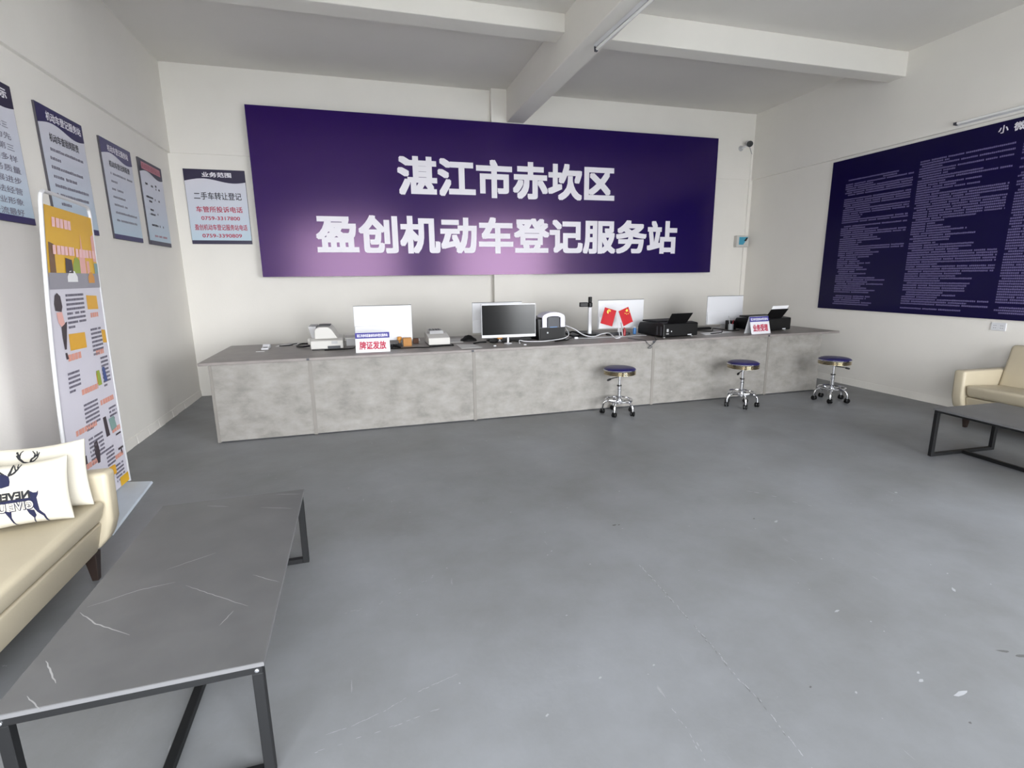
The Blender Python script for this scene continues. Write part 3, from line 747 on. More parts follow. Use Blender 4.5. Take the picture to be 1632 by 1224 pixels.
m = M(); m.box(4.12, 4.21, -1.829, -1.8262, Z+.147, Z+.153); mesh('status_strip', m, m_blue, t)

# document camera with its mat
t = thing('document_camera', 'white-columned document camera with black head left of the red flags', 'document camera', (4.74, -1.55, Z))
bx, by = 4.735, -1.56
m = M(); m.box(4.52, 4.93, -1.54, -1.10, Z, Z+.012); mesh('base_mat', m, m_dgrey, t, bevel=.003)
m = M(); m.box(4.66, 4.81, -1.60, -1.5405, Z, Z+.022); mesh('foot', m, m_black, t, bevel=.004)
m = M(); m.hexa([(bx-.021, by-.018, Z+.0221), (bx+.021, by-.018, Z+.0221), (bx+.021, by+.016, Z+.0221), (bx-.021, by+.016, Z+.0221),
                 (bx-.020, by-.014, Z+.345), (bx+.020, by-.014, Z+.345), (bx+.020, by+.016, Z+.345), (bx-.020, by+.016, Z+.345)]); mesh('column', m, m_white, t, bevel=.006)
m = M(); m.lathe([(.022, 0), (.03, .01), (.03, .05), (.022, .058)], (bx, by, Z+.3455), 16); mesh('joint', m, m_black, t, smooth=True)
m = M(); m.box(bx-.135, bx-.031, by-.022, by+.022, Z+.352, Z+.405); mesh('side_lens', m, m_black, t, bevel=.008)
m = M(); m.box(bx-.018, bx+.018, by-.024, by+.022, Z+.404, Z+.47); mesh('camera_head', m, m_blacksoft, t, bevel=.008)

# mat / tablet right of it
t = thing('writing_tablet', 'flat black writing tablet before the white monitor with flags', 'tablet', (5.05, -1.42, Z))
m = M(); m.box(4.945, 5.25, -1.64, -1.575, Z, Z+.028); mesh('frame', m, m_blacksoft, t, bevel=.003)
m = M(); m.box(4.97, 5.22, -1.6415, -1.64, Z+.006, Z+.022); mesh('edge', m, m_dgrey, t)

# flags
t = thing('flag_stand', 'white desk flag stand holding two crossed red flags', 'flag stand', (5.01, -1.76, Z))
fy = -1.80
m = M(); m.lathe([(.05, 0), (.05, .006), (.012, .012)], (5.02, fy, Z), 20); mesh('base', m, m_white, t, smooth=True)
m = M(); m.cyl((5.02, fy, Z+.011), (4.965, fy, Z+.30), .0045, n=8); mesh('pole', m, m_white, t, smooth=True)
def star(m, P, cx, cy, r, rot=0., d=.001):
    pts = []
    for k in range(10):
        a = PI/2 + rot + k*PI/5; q = r if k % 2 == 0 else r*.4
        pts.append((cx+q*math.cos(a), cy+q*math.sin(a)))
    poly(m, P, pts, d)
def flag(p_in, p_out, length, emblem):
    """hangs from a short arm p_in -> p_out"""
    a, b = Vector(p_in), Vector(p_out); u = (b-a).normalized(); v = Vector((-u.z, 0, u.x))
    if v.z > 0: v = -v
    w = (b-a).length; n = 8; m = M(); th = .0016
    P = Plane(a, u, v); P.n = Vector((0, -1, 0))
    for i in range(n):
        for j in range(n):
            u0, u1, v0, v1 = w*i/n, w*(i+1)/n, length*j/n, length*(j+1)/n
            wv = lambda x, y: .004*math.sin(x/w*5+1)*y/length*1.5
            c = [(u0, v0), (u1, v0), (u1, v1), (u0, v1)]
            m.hexa([P(q[0], q[1], wv(*q)-th/2) for q in c] + [P(q[0], q[1], wv(*q)+th/2) for q in c])
    f = mesh('flag', m, m_red, t)
    m = M(); m.cyl(a, b, .003, n=6); mesh('arm', m, m_white, f)
    m = M()
    if emblem == 'stars':
        star(m, P, w*.74, length*.18, .024, PI, .008)
        for q, s in ((.50, .30), (.62, .38), (.78, .40), (.92, .34)): star(m, P, w*q, length*s, .008, .4, .008)
    else:
        c = (w*.60, length*.20); k = [(c[0]+.026*math.cos(x), c[1]+.026*math.sin(x)) for x in [(-2.2+.28*i) for i in range(14)]]
        kk = [(c[0]-.002+.017*math.cos(x), c[1]+.017*math.sin(x)) for x in [(-2.2+.28*i) for i in range(14)]]
        for i in range(13): poly(m, P, [k[i], k[i+1], kk[i+1], kk[i]], .008)
        poly(m, P, [(c[0]+.017, c[1]+.022), (c[0]+.023, c[1]+.016), (c[0]-.008, c[1]-.020), (c[0]-.014, c[1]-.014)], .009)
        poly(m, P, [(c[0]-.022, c[1]-.010), (c[0]-.002, c[1]-.026), (c[0]+.004, c[1]-.018), (c[0]-.016, c[1]-.002)], .009)
    mesh('emblem', m, m_yellow, f)
flag((4.965, fy-.005, 1.064), (4.815, fy-.005, 1.108), .195, 'hammer')
flag((4.99, fy-.005, 1.056), (5.118, fy-.005, 1.106), .195, 'stars')
m = M(); m.lathe([(.018, 0), (.018, .075), (.009, .09), (.009, .10)], (5.115, -1.735, Z), 16)
tag(mesh('glue_bottle', m, m_redp, smooth=True), 'dark red little bottle under the right flag', 'bottle')
m = M(); m.cyl((5.085, -1.755, Z), (5.055, -1.755, Z+.165), .008, .005, 8)
tag(mesh('pen', m, m_lgrey, smooth=True), 'grey upright pen beside the dark red little bottle', 'pen')
t = thing('bottle', 'small bottle with blue label between the flags and the large black printer', 'bottle', (5.33, -1.60, Z))
m = M(); m.lathe([(.02, 0), (.021, .004), (.021, .065), (.014, .078)], (5.33, -1.60, Z), 16); mesh('bottle_body', m, m_blue, t, smooth=True)
m = M(); m.lathe([(.0145, .0782), (.0145, .092)], (5.33, -1.60, Z), 16); mesh('cap', m, m_white, t)

# black ink printers seen from behind
def ink_printer(x, y, rz, label, w=.46, d=.50, paper=False):
    """local: rear towards -y, feet on z=0"""
    t = thing('inkjet_printer', label, 'printer', (x, y, Z), rz, 'black printers with raised rear trays')
    m = M(); m.prism([(-d/2, .012), (d/2, .012), (d/2, .10), (d/2-.03, .155), (-d/2+.10, .175), (-d/2, .165)], 0, -w/2, w/2); mesh('body', m, m_black, t, bevel=.012, local=True)
    m = M(); m.box(-w/2+.02, w/2-.02, -d/2+.15, d/2-.06, .166, .186); mesh('scanner_lid', m, m_blacksoft, t, bevel=.008, local=True)
    m = M(); m.hexa([(-.19, -d/2+.012, .168), (.09, -d/2+.012, .168), (.09, -d/2+.028, .168), (-.19, -d/2+.028, .168),
                     (-.185, -d/2-.06, .285), (.115, -d/2-.06, .285), (.115, -d/2-.05, .285), (-.185, -d/2-.05, .285)]); mesh('rear_tray', m, m_black, t, bevel=.004, local=True)
    for sx_ in (-1, 1):
        for sy in (-1, 1):
            m = M(); m.cyl((sx_*(w/2-.05), sy*(d/2-.05), 0), (sx_*(w/2-.05), sy*(d/2-.05), .0118), .014, n=10); mesh('foot', m, m_lgrey, t, local=True)
    m = M(); m.box(.10, .155, -d/2-.0035, -d/2+.001, .022, .032); mesh('rating_label', m, m_white, t, local=True)
    m = M(); m.box(-w/2+.045, -w/2+.07, -d/2-.004, -d/2+.001, .07, .105); m.box(-w/2+.04, -w/2+.075, -d/2-.004, -d/2+.001, .045, .053); mesh('port', m, m_lgrey, t, local=True)
    m = M(); m.lathe([(.008, 0), (.006, .003)], (-w/2+.115, -d/2-.0001, .075), 10, (0, -1, 0)); mesh('screw', m, m_white, t, local=True)
    m = M()
    for k in range(2): m.box(-w/2-.004, -w/2+.002, -d/2+.03+k*.07, -d/2+.055+k*.07, .03, .13)
    mesh('side_latch', m, m_dgrey, t, local=True)
    if paper:
        m = M(); m.hexa([(-.17, -d/2-.045, .262), (.10, -d/2-.045, .262), (.10, -d/2-.04, .262), (-.17, -d/2-.04, .262),
                         (-.165, -d/2-.071, .325), (.11, -d/2-.071, .325), (.11, -d/2-.066, .325), (-.165, -d/2-.066, .325)])
        for v in m.v: v.y += .012
        mesh('paper_stack', m, m_paper, t, local=True)
    return t
ink_printer(5.625, -1.86, .10, 'large black printer with raised tray in the middle right of the counter', .50)
ink_printer(7.10, -1.765, .12, 'black printer holding white paper at the right end of the counter', .50, .46, True)
m = M(); m.box(6.745, 6.80, -2.0, -1.90, Z, Z+.10)
m = M(); m.box(6.70, 6.79, -1.66, -1.55, Z, Z+.12)
tag(mesh('card_terminal', m, m_black, bevel=.006), 'black box-shaped terminal left of the rightmost black printer', 'terminal')

# pen stand
t = thing('pen_stand', 'clear pen stand before the rightmost white monitor', 'pen stand', (6.665, -1.70, Z))
m = M(); m.lathe([(.035, 0), (.035, .006), (.030, .006), (.030, .085), (.033, .085), (.033, .004)], (6.665, -1.71, Z), 18); mesh('cup', m, m_clear, t, smooth=True)
m = M(); m.cyl((6.66, -1.715, Z+.008), (6.625, -1.705, Z+.19), .005, n=8)
tag(mesh('pen', m, m_lgrey, smooth=True), 'tall grey pen in the clear pen stand', 'pen')
m = M(); m.cyl((6.675, -1.705, Z+.008), (6.70, -1.71, Z+.135), .005, n=8)
tag(mesh('pen', m, m_redp, smooth=True), 'red pen in the clear pen stand', 'pen')

# small boxes on cables, cables
m = M(); m.box(4.43, 4.475, -1.82, -1.795, Z, Z+.022); tag(mesh('cable_adapter', m, m_white, bevel=.003), 'white cable adapter right of the black computer case', 'adapter')
m = M(); m.box(4.30, 4.36, -1.872, -1.85, Z, Z+.014); tag(mesh('cable_plug', m, m_lgrey, bevel=.003), 'grey plug lying right of the black computer case', 'plug')
def cable(pts, r, mt, label):
    m = M(); m.tube([(x, y, Z+z) for x, y, z in pts], r, 6, smooth=7)
    if min(p[2] for p in pts) >= 0:
        lo = min(v.z for v in m.v)
        for v in m.v: v.z += max(0, Z+.0006-lo)
    return tag(mesh('cable', m, mt, smooth=True), label, 'cable')
cable([(3.70, -2.02, .006), (3.72, -1.95, .03), (3.80, -1.92, .012), (3.96, -1.93, .006), (4.10, -1.90, .006), (4.28, -1.86, .02), (4.38, -1.76, .05), (4.385, -1.66, .11)], .0055, m_white, 'white cable from the dark-screened monitor to the black computer case')
cable([(4.385, -1.60, .14), (4.48, -1.68, .10), (4.58, -1.74, .03), (4.70, -1.76, .008), (4.82, -1.72, .03), (4.90, -1.76, .04), (4.88, -1.95, .006), (4.94, -1.96, .006)], .006, m_white, 'thick white cable looping before the document camera')
cable([(4.48, -1.81, .008), (4.62, -1.84, .005), (4.80, -1.83, .005), (4.95, -1.84, .005)], .005, m_lgrey, 'thin grey cable from the white adapter towards the flags')
cable([(2.33, -1.93, .006), (2.45, -1.96, .008), (2.60, -1.94, .006), (2.68, -1.98, .008), (2.78, -1.95, .006), (2.88, -1.93, .007), (2.99, -1.90, .006), (2.99, -1.80, .006)], .006, m_black, 'black cable lying between the left tent sign and the wedge-shaped printer')
cable([(1.515, -1.50, .02), (1.44, -1.49, .012), (1.37, -1.36, .010), (1.40, -1.22, .012), (1.46, -1.24, .014), (1.515, -1.32, .02)], .009, m_black, 'black cable loop left of the document printer')
cable([(1.68, -1.80, .006), (1.80, -1.81, .007), (1.95, -1.78, .007), (1.98, -1.60, .006)], .006, m_black, 'black cable in front of the document printer')
cable([(2.345, -1.90, .006), (2.36, -1.85, .03), (2.40, -1.83, .008), (2.44, -1.87, .008), (2.40, -1.91, .03), (2.36, -1.87, .04)], .006, m_black, 'tangled black cable beside the left tent sign')
cable([(4.12, -1.99, .006), (4.22, -1.95, .006), (4.32, -1.90, .007), (4.42, -1.80, .02), (4.50, -1.76, .012), (4.60, -1.80, .007)], .007, m_black, 'black cable bunch right of the black computer case')
cable([(4.42, -1.62, .02), (4.50, -1.58, .06), (4.60, -1.66, .02), (4.66, -1.68, .02), (4.72, -1.66, .01), (4.64, -1.62, .03), (4.50, -1.66, .01), (4.42, -1.56, .04)], .010, m_black, 'thick black cable heap left of the document camera')
cable([(3.42, -1.80, .006), (3.46, -1.86, .006), (3.52, -1.84, .01), (3.60, -1.88, .006), (3.68, -1.80, .012), (3.74, -1.86, .006), (3.80, -1.80, .008)], .006, m_black, 'black cable under the dark-screened monitor')
cable([(5.02, -1.86, .005), (5.12, -1.84, .006), (5.25, -1.80, .006), (5.36, -1.84, .006)], .004, m_lgrey, 'thin cable from the flag stand towards the large black printer')
cable([(5.02, -2.0, .006), (5.07, -2.20, .006), (5.08, -2.252, .0065), (5.09, -2.272, .003), (5.105, -2.2755, -.015), (5.13, -2.278, -.04), (5.17, -2.275, -.066), (5.155, -2.273, -.085), (5.125, -2.273, -.08), (5.15, -2.275, -.06), (5.20, -2.2755, -.025), (5.22, -2.274, -.004), (5.23, -2.268, .0055), (5.24, -2.25, .0065), (5.26, -2.20, .006), (5.285, -2.145, .02)], .0035, m_dgrey, 'thin grey cable looping over the counter edge before the large black printer')
cable([(6.02, -1.72, .008), (6.12, -1.64, .01), (6.24, -1.66, .008), (6.36, -1.74, .008), (6.44, -1.66, .03), (6.60, -1.76, .008), (6.74, -1.78, .008)], .006, m_black, 'black cable between the rightmost black printers')
cable([(6.16, -1.98, .004), (6.28, -1.99, .01), (6.36, -1.93, .01), (6.44, -1.83, .02)], .007, m_black, 'short black cable on the white paper right of the large black printer')

# ------------------------------------------------------------------ stools
def stool(label):
    t = thing('swivel_stool', label, 'stool', (0, 0, 0), 0, 'navy swivel stools before the counter')
    H = .505
    m = M(); m.lathe([(.163, H-.022), (.169, H-.014), (.163, H-.004), (.14, H+.006), (.08, H+.012), (.001, H+.013)], n=36); mesh('seat_cushion', m, m_navyvinyl, t, smooth=True, local=True, angle=60)
    m = M(); m.lathe([(.15, H-.068), (.1625, H-.066), (.1625, H-.0235), (.15, H-.0230)], n=36); mesh('band_groove', m, m_black, t, smooth=True, local=True)
    for k in range(3):
        z = H-.066+k*.0145
        m = M(); m.lathe([(.1628, z), (.169, z+.002), (.1705, z+.005), (.169, z+.008), (.1628, z+.010)], n=36); mesh('seat_band', m, m_gold, t, smooth=True, local=True, angle=60)
    m = M(); m.lathe([(.171, H-.0228), (.1745, H-.018), (.171, H-.0125), (.169, H-.0135)], n=36); mesh('seat_rim', m, m_chrome, t, smooth=True, local=True)
    m = M(); m.box(-.06, .06, -.05, .05, H-.086, H-.0685); mesh('seat_plate', m, m_chrome, t, bevel=.004, local=True)
    m = M(); m.cyl((0, 0, .315), (0, 0, H-.0865), .0135, n=16); mesh('gas_lift', m, m_chrome, t, smooth=True, local=True)
    m = M(); m.lathe([(.020, .175), (.020, .255), (.024, .258), (.024, .272), (.020, .275), (.020, .305), (.001, .306)], n=18); mesh('column', m, m_chrome, t, smooth=True, local=True)
    m = M(); m.lathe([(.0145, .3065), (.025, .3065), (.025, .318), (.0145, .318)], n=18); mesh('collar', m, m_black, t, smooth=True, local=True)
    m = M(); m.tube([(-.02, 0, H-.098), (-.09, 0, H-.105), (-.125, 0, H-.112)], .005, 8); m.lathe([(.006, 0), (.011, .01), (.011, .04), (.006, .05)], (-.115, 0, H-.110), 12, (-1, 0, -.25)); mesh('lever', m, m_black, t, smooth=True, local=True)
    m = M(); m.tube([(.142*math.cos(a), .142*math.sin(a), .158) for a in [2*PI*k/40 for k in range(40)]], .0085, 10, closed=True); mesh('foot_ring', m, m_chrome, t, smooth=True, local=True)
    m = M(); m.lathe([(.022, .11), (.034, .115), (.034, .17), (.024, .1745)], n=18); mesh('hub', m, m_chrome, t, smooth=True, local=True)
    for k in range(5):
        a = 2*PI*k/5; c, s = math.cos(a), math.sin(a); R = lambda r, z: (c*r, s*r, z)
        m = M(); m.tube([R(.03, .138), R(.09, .142), R(.135, .136), R(.163, .112), R(.172, .078), R(.173, .052)], .0105, 10, smooth=4); lg = mesh('leg', m, m_chrome, t, smooth=True, local=True)
        b = a + (.7, 2.2, -.5, 1.4, .3)[k]; ax = Vector((math.cos(b), math.sin(b), 0)); o = Vector(R(.173, .027))
        m = M()
        for q in (-1, 1):
            m.lathe([(.006, 0), (.025, .001), (.027, .006), (.027, .014), (.022, .018), (.006, .019)], o+ax*(q*.004 if q > 0 else -.004), 16, ax*q)
        m.lathe([(.008, .024), (.014, .024), (.014, .026), (.006, .0262)], R(.173, .026), 10)
        mesh('caster', m, m_black, lg, smooth=True, local=True)
    return t
st = stool('leftmost of the three navy stools, standing apart near the middle of the counter')
st.location = (4.676, -2.475, 0); st.rotation_euler = (0, 0, .20)
dup(st, (6.145, -2.60, 0), .55, 'middle one of the three navy stools, below the right tent sign')
dup(st, (7.295, -2.735, 0), 2.6, 'rightmost of the three navy stools, past the right end of the counter')

# ------------------------------------------------------------------ sofas
def soft_box(p, name, mt, parent, bev, local=True, seg=4):
    m = M(); m.hexa(p); return mesh(name, m, mt, parent, bevel=bev, seg=seg, smooth=True, local=local, angle=80)
def sofa(loc, rz, label):
    """local frame: back at x=0, front towards +x, runs along y from 0 to -L"""
    L = 1.75; t = thing('sofa', label, 'sofa', loc, rz, 'cream leather sofas')
    aw = .10
    for y1 in (0, -L+aw):
        m = M(); m.prism([(.05, .15), (.60, .15), (.655, .21), (.685, .30), (.695, .555), (.03, .545)], 1, y1-aw, y1)
        mesh('arm', m, m_leather, t, bevel=.024, seg=4, smooth=True, local=True, angle=80)
    soft_box([(.06, -L+aw+.001, .15), (.605, -L+aw+.001, .15), (.605, -aw-.001, .15), (.06, -aw-.001, .15), (.06, -L+aw+.001, .305), (.645, -L+aw+.001, .305), (.645, -aw-.001, .305), (.06, -aw-.001, .305)], 'seat_base', m_leather, t, .012, seg=2)
    soft_box([(.16, -L+aw+.003, .306), (.648, -L+aw+.003, .306), (.648, -aw-.003, .306), (.16, -aw-.003, .306), (.16, -L+aw+.003, .395), (.685, -L+aw+.003, .425), (.685, -aw-.003, .425), (.16, -aw-.003, .395)], 'seat_cushion', m_leather, t, .035)
    soft_box([(.10, -L+.10, .30), (.26, -L+.10, .30), (.26, -.10, .30), (.10, -.10, .30), (.0, -L+.09, .77), (.13, -L+.09, .78), (.13, -.09, .78), (.0, -.09, .77)], 'backrest', m_leather, t, .035)
    for x, y in ((.575, -.10), (.575, -L+.10), (.12, -.10), (.12, -L+.10)):
        m = M(); m.hexa([(x-.014, y-.014, 0), (x+.014, y-.014, 0), (x+.014, y+.014, 0), (x-.014, y+.014, 0), (x-.028, y-.028, .149), (x+.028, y-.028, .149), (x+.028, y+.028, .149), (x-.028, y+.028, .149)])
        mesh('leg', m, m_sofaleg, t, bevel=.003, local=True)
    return t
sofa((.125, -4.41, 0), 0, 'cream leather sofa against the left wall with deer pillows on it')
s2 = sofa((WX-.105, -5.63, 0), PI, 'cream leather sofa against the right wall behind the right coffee table')

# ------------------------------------------------------------------ pillows on the left sofa, leaning on its far arm
def pillow(o, u, v, w, h, thick, label):
    """o = lower right corner; u runs left along the width; v runs up"""
    t = thing('pillow', label, 'pillow', o, 0, 'white pillows printed with a deer')
    o = Vector(o); u = Vector(u).normalized(); v = Vector(v).normalized(); n = v.cross(u).normalized()
    if n.y > 0: n = -n
    N, K = 26, 18
    def pt(a, b, s):
        pin = .030*(math.sin(PI*a)**1)*1.0
        pa = a; pb = b
        edge = (1-abs(2*a-1)**3.0)*(1-abs(2*b-1)**3.0)
        ex = 1 - .06*math.sin(PI*b); ey = 1 - .08*math.sin(PI*a)
        uu = (.5+(pa-.5)*ex)*w; vv = (.5+(pb-.5)*ey)*h
        wr = .004*math.sin(9*a+4*b)*math.sin(7*b)*edge
        return o + u*uu + v*vv + n*(s*(thick*max(edge, 0)**.55 + .004) + wr)
    m = M(); vs = []; fs = []
    for s in (1, -1):
        for j in range(K+1):
            for i in range(N+1): vs.append(pt(i/N, j/K, s))
    q = (N+1)*(K+1)
    for j in range(K):
        for i in range(N):
            a = j*(N+1)+i
            fs.append((a, a+1, a+N+2, a+N+1)); fs.append((q+a, q+a+N+1, q+a+N+2, q+a+1))
    for i in range(N):
        fs.append((i, q+i, q+i+1, i+1)); e = K*(N+1)+i; fs.append((e, e+1, q+e+1, q+e))
    for j in range(K):
        a = j*(N+1); fs.append((a, a+N+1, q+a+N+1, q+a)); a += N; fs.append((a, q+a, q+a+N+1, a+N+1))
    m.add(vs, fs); mesh('pillow_cover', m, m_pillow, t, smooth=True, angle=85)
    def printed(name, mt, polys=(), strokes=(), texts=(), lift=.0016):
        bm = bmesh.new()
        def face(pts):
            try: bm.faces.new([bm.verts.new((p[0], p[1], 0)) for p in pts])
            except ValueError: pass
        for p in polys: face(p)
        for s, r0, r1 in strokes:
            for i in range(len(s)-1):
                a, b = Vector(s[i]+(0,)), Vector(s[i+1]+(0,)); d = (b-a).normalized(); k = Vector((-d.y, d.x, 0))
                ra = r0+(r1-r0)*i/(len(s)-1); rb = r0+(r1-r0)*(i+1)/(len(s)-1)
                face([a+k*ra, a-k*ra, b-k*rb, b+k*rb])
        for args in texts:
            tm = M(); text(tm, lambda x, y, d: Vector((x, y, 0)), *args[0], **args[1])
            bv = [bm.verts.new(x) for x in tm.v]
            for f in tm.f:
                try: bm.faces.new([bv[i] for i in f])
                except ValueError: pass
        bmesh.ops.triangulate(bm, faces=bm.faces)
        for _ in range(2):
            ed = [e for e in bm.edges if e.calc_length() > .014]
            if ed: bmesh.ops.subdivide_edges(bm, edges=ed, cuts=1); bmesh.ops.triangulate(bm, faces=bm.faces)
        mm = M()
        def conv(x, y):                          # print coordinates in metres from the lower right corner
            b = y/h; a = x/w
            ex = 1 - .06*math.sin(PI*b); ey = 1 - .08*math.sin(PI*a)
            a2 = .5+(a-.5)/ex; b2 = .5+(b-.5)/ey
            return pt(min(max(a2, 0), 1), min(max(b2, 0), 1), 1) + n*lift
        bm.verts.ensure_lookup_table(); bm.verts.index_update()
        mm.add([conv(vv.co.x, vv.co.y) for vv in bm.verts], [[vv.index for vv in f.verts] for f in bm.faces])
        bm.free(); return mesh(name, mm, mt, t)
    return t, printed
# print coordinates: from the photographed print, px on a 6.28x crop -> metres on the pillow
def C(zx, zy):
    px = zx*.1593; py = 680+zy*.1593
    yb = 840-.17*px; yt = 746-.19*px
    return ((121-px)*.00172, (yb-py)/(yb-yt)*.285)
def CC(*a): return [C(*q) for q in a]
t, pr = pillow((.765, -4.72, .427), (-1, -.10, -.035), (-.05, .24, 1), .36, .285, .040, 'front pillow with a printed navy deer and mirrored words, on the left sofa')
deer = [CC((285, 632), (330, 645), (372, 640), (395, 618), (388, 655), (362, 690), (368, 745), (378, 805), (335, 812), (310, 795), (290, 740)),
        CC((310, 795), (378, 805), (432, 842), (452, 935), (432, 940), (408, 862), (345, 828)),
        CC((215, 812), (310, 808), (325, 858), (298, 885), (275, 962), (258, 965), (284, 884), (240, 850)),
        CC((-60, 840), (30, 848), (18, 900), (40, 962), (70, 990), (46, 992), (12, 950), (-10, 905)),
        CC((-120, 520), (0, 515), (42, 528), (50, 572), (38, 610), (0, 592), (-60, 640), (-140, 640)),
        CC((-180, 770), (320, 690), (320, 718), (-180, 800))]
pr('deer_print', m_print, deer)
ant = [(CC((28, 520), (60, 512), (110, 490), (150, 455), (182, 408)), .005, .0018), (CC((45, 512), (70, 470), (78, 430), (60, 395)), .005, .0018),
       (CC((105, 490), (128, 470), (96, 430)), .0042, .0016), (CC((135, 465), (155, 450), (130, 412)), .0042, .0016), (CC((-20, 520), (-80, 500), (-140, 450), (-170, 400)), .004, .001)]
pr('antler_print', m_printblack, (), ant)
a0, b0 = C(285, 645), C(-170, 700)
pr('word_print', m_printblack, texts=[(('NEVER', C(290, 0)[0], C(-150, 0)[0], C(150, 722)[1], C(150, 650)[1]), dict(d=0, bold=.04))], lift=.0034)
pr('word_print', m_print, texts=[(('GIVE UP', C(318, 0)[0], C(-200, 0)[0], C(150, 826)[1], C(150, 736)[1]), dict(d=0, bold=.06))], lift=.0034)
pr('word_print', m_pillow, texts=[(('GIVE UP', C(312, 0)[0], C(-192, 0)[0], C(150, 818)[1], C(150, 744)[1]), dict(d=0, bold=.012))], lift=.0052)

t, pr = pillow((.785, -4.585, .430), (-1, -.03, -.05), (-.03, .13, 1), .36, .318, .032, 'back pillow with printed antlers, between the front pillow and the sofa arm')
def D(zx, zy):
    px = zx*.1593; py = 680+zy*.1593
    yb = 826-.17*px; yt = 726-.19*px
    return ((146-px)*.00178, (yb-py)/(yb-yt)*.305)
def DD(*a): return [D(*q) for q in a]
ant = [(DD((25, 330), (60, 362), (110, 384), (200, 382), (260, 350), (300, 318), (328, 268)), .0036, .0022), (DD((110, 382), (60, 350), (80, 300), (110, 280)), .0042, .0016),
       (DD((70, 350), (30, 300), (22, 318)), .0042, .0016), (DD((205, 380), (215, 345), (262, 320), (300, 300)), .005, .0018), (DD((262, 320), (270, 290), (232, 268)), .0042, .0016),
       (DD((285, 310), (300, 285), (290, 262)), .0042, .0016)]
pr('antler_print', m_printblack, [DD((60, 352), (120, 380), (110, 388), (75, 378)), DD((195, 384), (215, 348), (225, 360), (210, 386))], ant)

# ------------------------------------------------------------------ coffee tables
def coffee_table(loc, rz, w, l, h, label, veins=()):
    """local: origin under the centre of the top; width along x, length along y"""
    t = thing('coffee_table', label, 'coffee table', loc, rz, 'black-framed coffee tables with grey stone tops')
    tb = .026; r = .030; ht = h-.014
    m = M(); m.box(-w/2, w/2, -l/2, l/2, ht, h)
    top = mesh('tabletop', m, m_stone, t, local=True, bevel=.0015, seg=1)
    m = M(); e = .0006
    m.box(-w/2-e, w/2+e, -l/2-e, -l/2+.0005, ht+.0008, h-.001); m.box(-w/2-e, w/2+e, l/2-.0005, l/2+e, ht+.0008, h-.001)
    m.box(-w/2-e, -w/2+.0005, -l/2, l/2, ht+.0008, h-.001); m.box(w/2-.0005, w/2+e, -l/2, l/2, ht+.0008, h-.001)
    mesh('edge_band', m, m_stoneedge, top, local=True)
    if veins:
        for pts, r0 in veins:
            m = M(); q = []; rng = random.Random(len(pts)*7+int(pts[0][0]*100))
            for i in range(len(pts)-1):
                a, b = Vector(pts[i]), Vector(pts[i+1])
                for k in range(8): q.append(a.lerp(b, k/8)+Vector((rng.uniform(-.0016, .0016), rng.uniform(-.0016, .0016))))
            q.append(Vector(pts[-1])); n = len(q)
            for i in range(n-1):
                d = (q[i+1]-q[i]).normalized(); k = Vector((-d.y, d.x)); f = lambda j: r0*(math.sin(PI*min(max(j/(n-1), .02), .98))**.5)
                m.add([(*(q[i]+k*f(i)), h+.0004), (*(q[i]-k*f(i)), h+.0004), (*(q[i+1]-k*f(i+1)), h+.0004), (*(q[i+1]+k*f(i+1)), h+.0004)], [(0, 1, 2, 3)])
            mesh('vein', m, m_vein, top, local=True)
    g = .006
    for s in (-1, 1):
        y0 = s*(l/2-g-r/2)
        m = M(); m.box(-w/2+g, w/2-g, y0-r/2, y0+r/2, ht-.0002-tb, ht-.0002); mesh('top_rail', m, m_blackmetal, t, local=True, bevel=.002, seg=1)
        for sx_ in (-1, 1):
            x = sx_*(w/2-g-r/2)
            m = M(); m.box(x-r/2, x+r/2, y0-r/2, y0+r/2, 0, ht-.0003-tb); lg = mesh('leg', m, m_blackmetal, t, local=True, bevel=.002, seg=1)
            m = M(); m.lathe([(.007, 0), (.006, .003), (.002, .004)], (x, y0+s*r/2, ht-.014), 12, (0, s, 0)); mesh('bolt', m, m_chrome, lg, local=True)
        m = M(); m.box(-w/2+g+r, w/2-g-r, y0-r/2, y0+r/2, 0, .026); mesh('foot_rail', m, m_blackmetal, t, local=True, bevel=.002, seg=1)
    for sx_ in (-1, 1):
        x = sx_*(w/2-g-r/2)
        m = M(); m.box(x-r/2, x+r/2, -l/2+g+r, l/2-g-r, ht-.0002-tb*.6, ht-.0002); mesh('side_rail', m, m_blackmetal, t, local=True, bevel=.002, seg=1)
    m = M(); m.box(-.015, .015, -l/2+g+r, l/2-g-r, 0, .026); mesh('stretcher', m, m_blackmetal, t, local=True, bevel=.002, seg=1)
    return t
TL = (1.411, -5.272)
def LV(*pts): return [(x-TL[0], y-TL[1]) for x, y in pts]
veins = [(LV((1.112, -5.487), (1.19, -5.57), (1.315, -5.665)), .0020), (LV((1.127, -5.72), (1.20, -5.83)), .0022), (LV((1.15, -5.86), (1.21, -5.925)), .0016),
         (LV((1.40, -5.42), (1.52, -5.52), (1.64, -5.62)), .0013), (LV((1.55, -4.80), (1.70, -4.86)), .0014), (LV((1.30, -4.70), (1.40, -4.74)), .0016), (LV((1.60, -4.66), (1.72, -4.69)), .0016),
         (LV((1.12, -5.46), (1.25, -5.40), (1.36, -5.385)), .0014), (LV((1.30, -5.28), (1.45, -5.20)), .0012), (LV((1.60, -5.63), (1.57, -5.70)), .0012), (LV((1.62, -5.42), (1.72, -5.50)), .0012)]
coffee_table((TL[0], TL[1], 0), .012, .640, 1.285, .40, 'grey stone-topped coffee table in the left foreground before the left sofa', veins)
coffee_table((6.735, -5.10, 0), -.055, .68, 1.28, .40, 'grey stone-topped coffee table at the right before the right sofa')

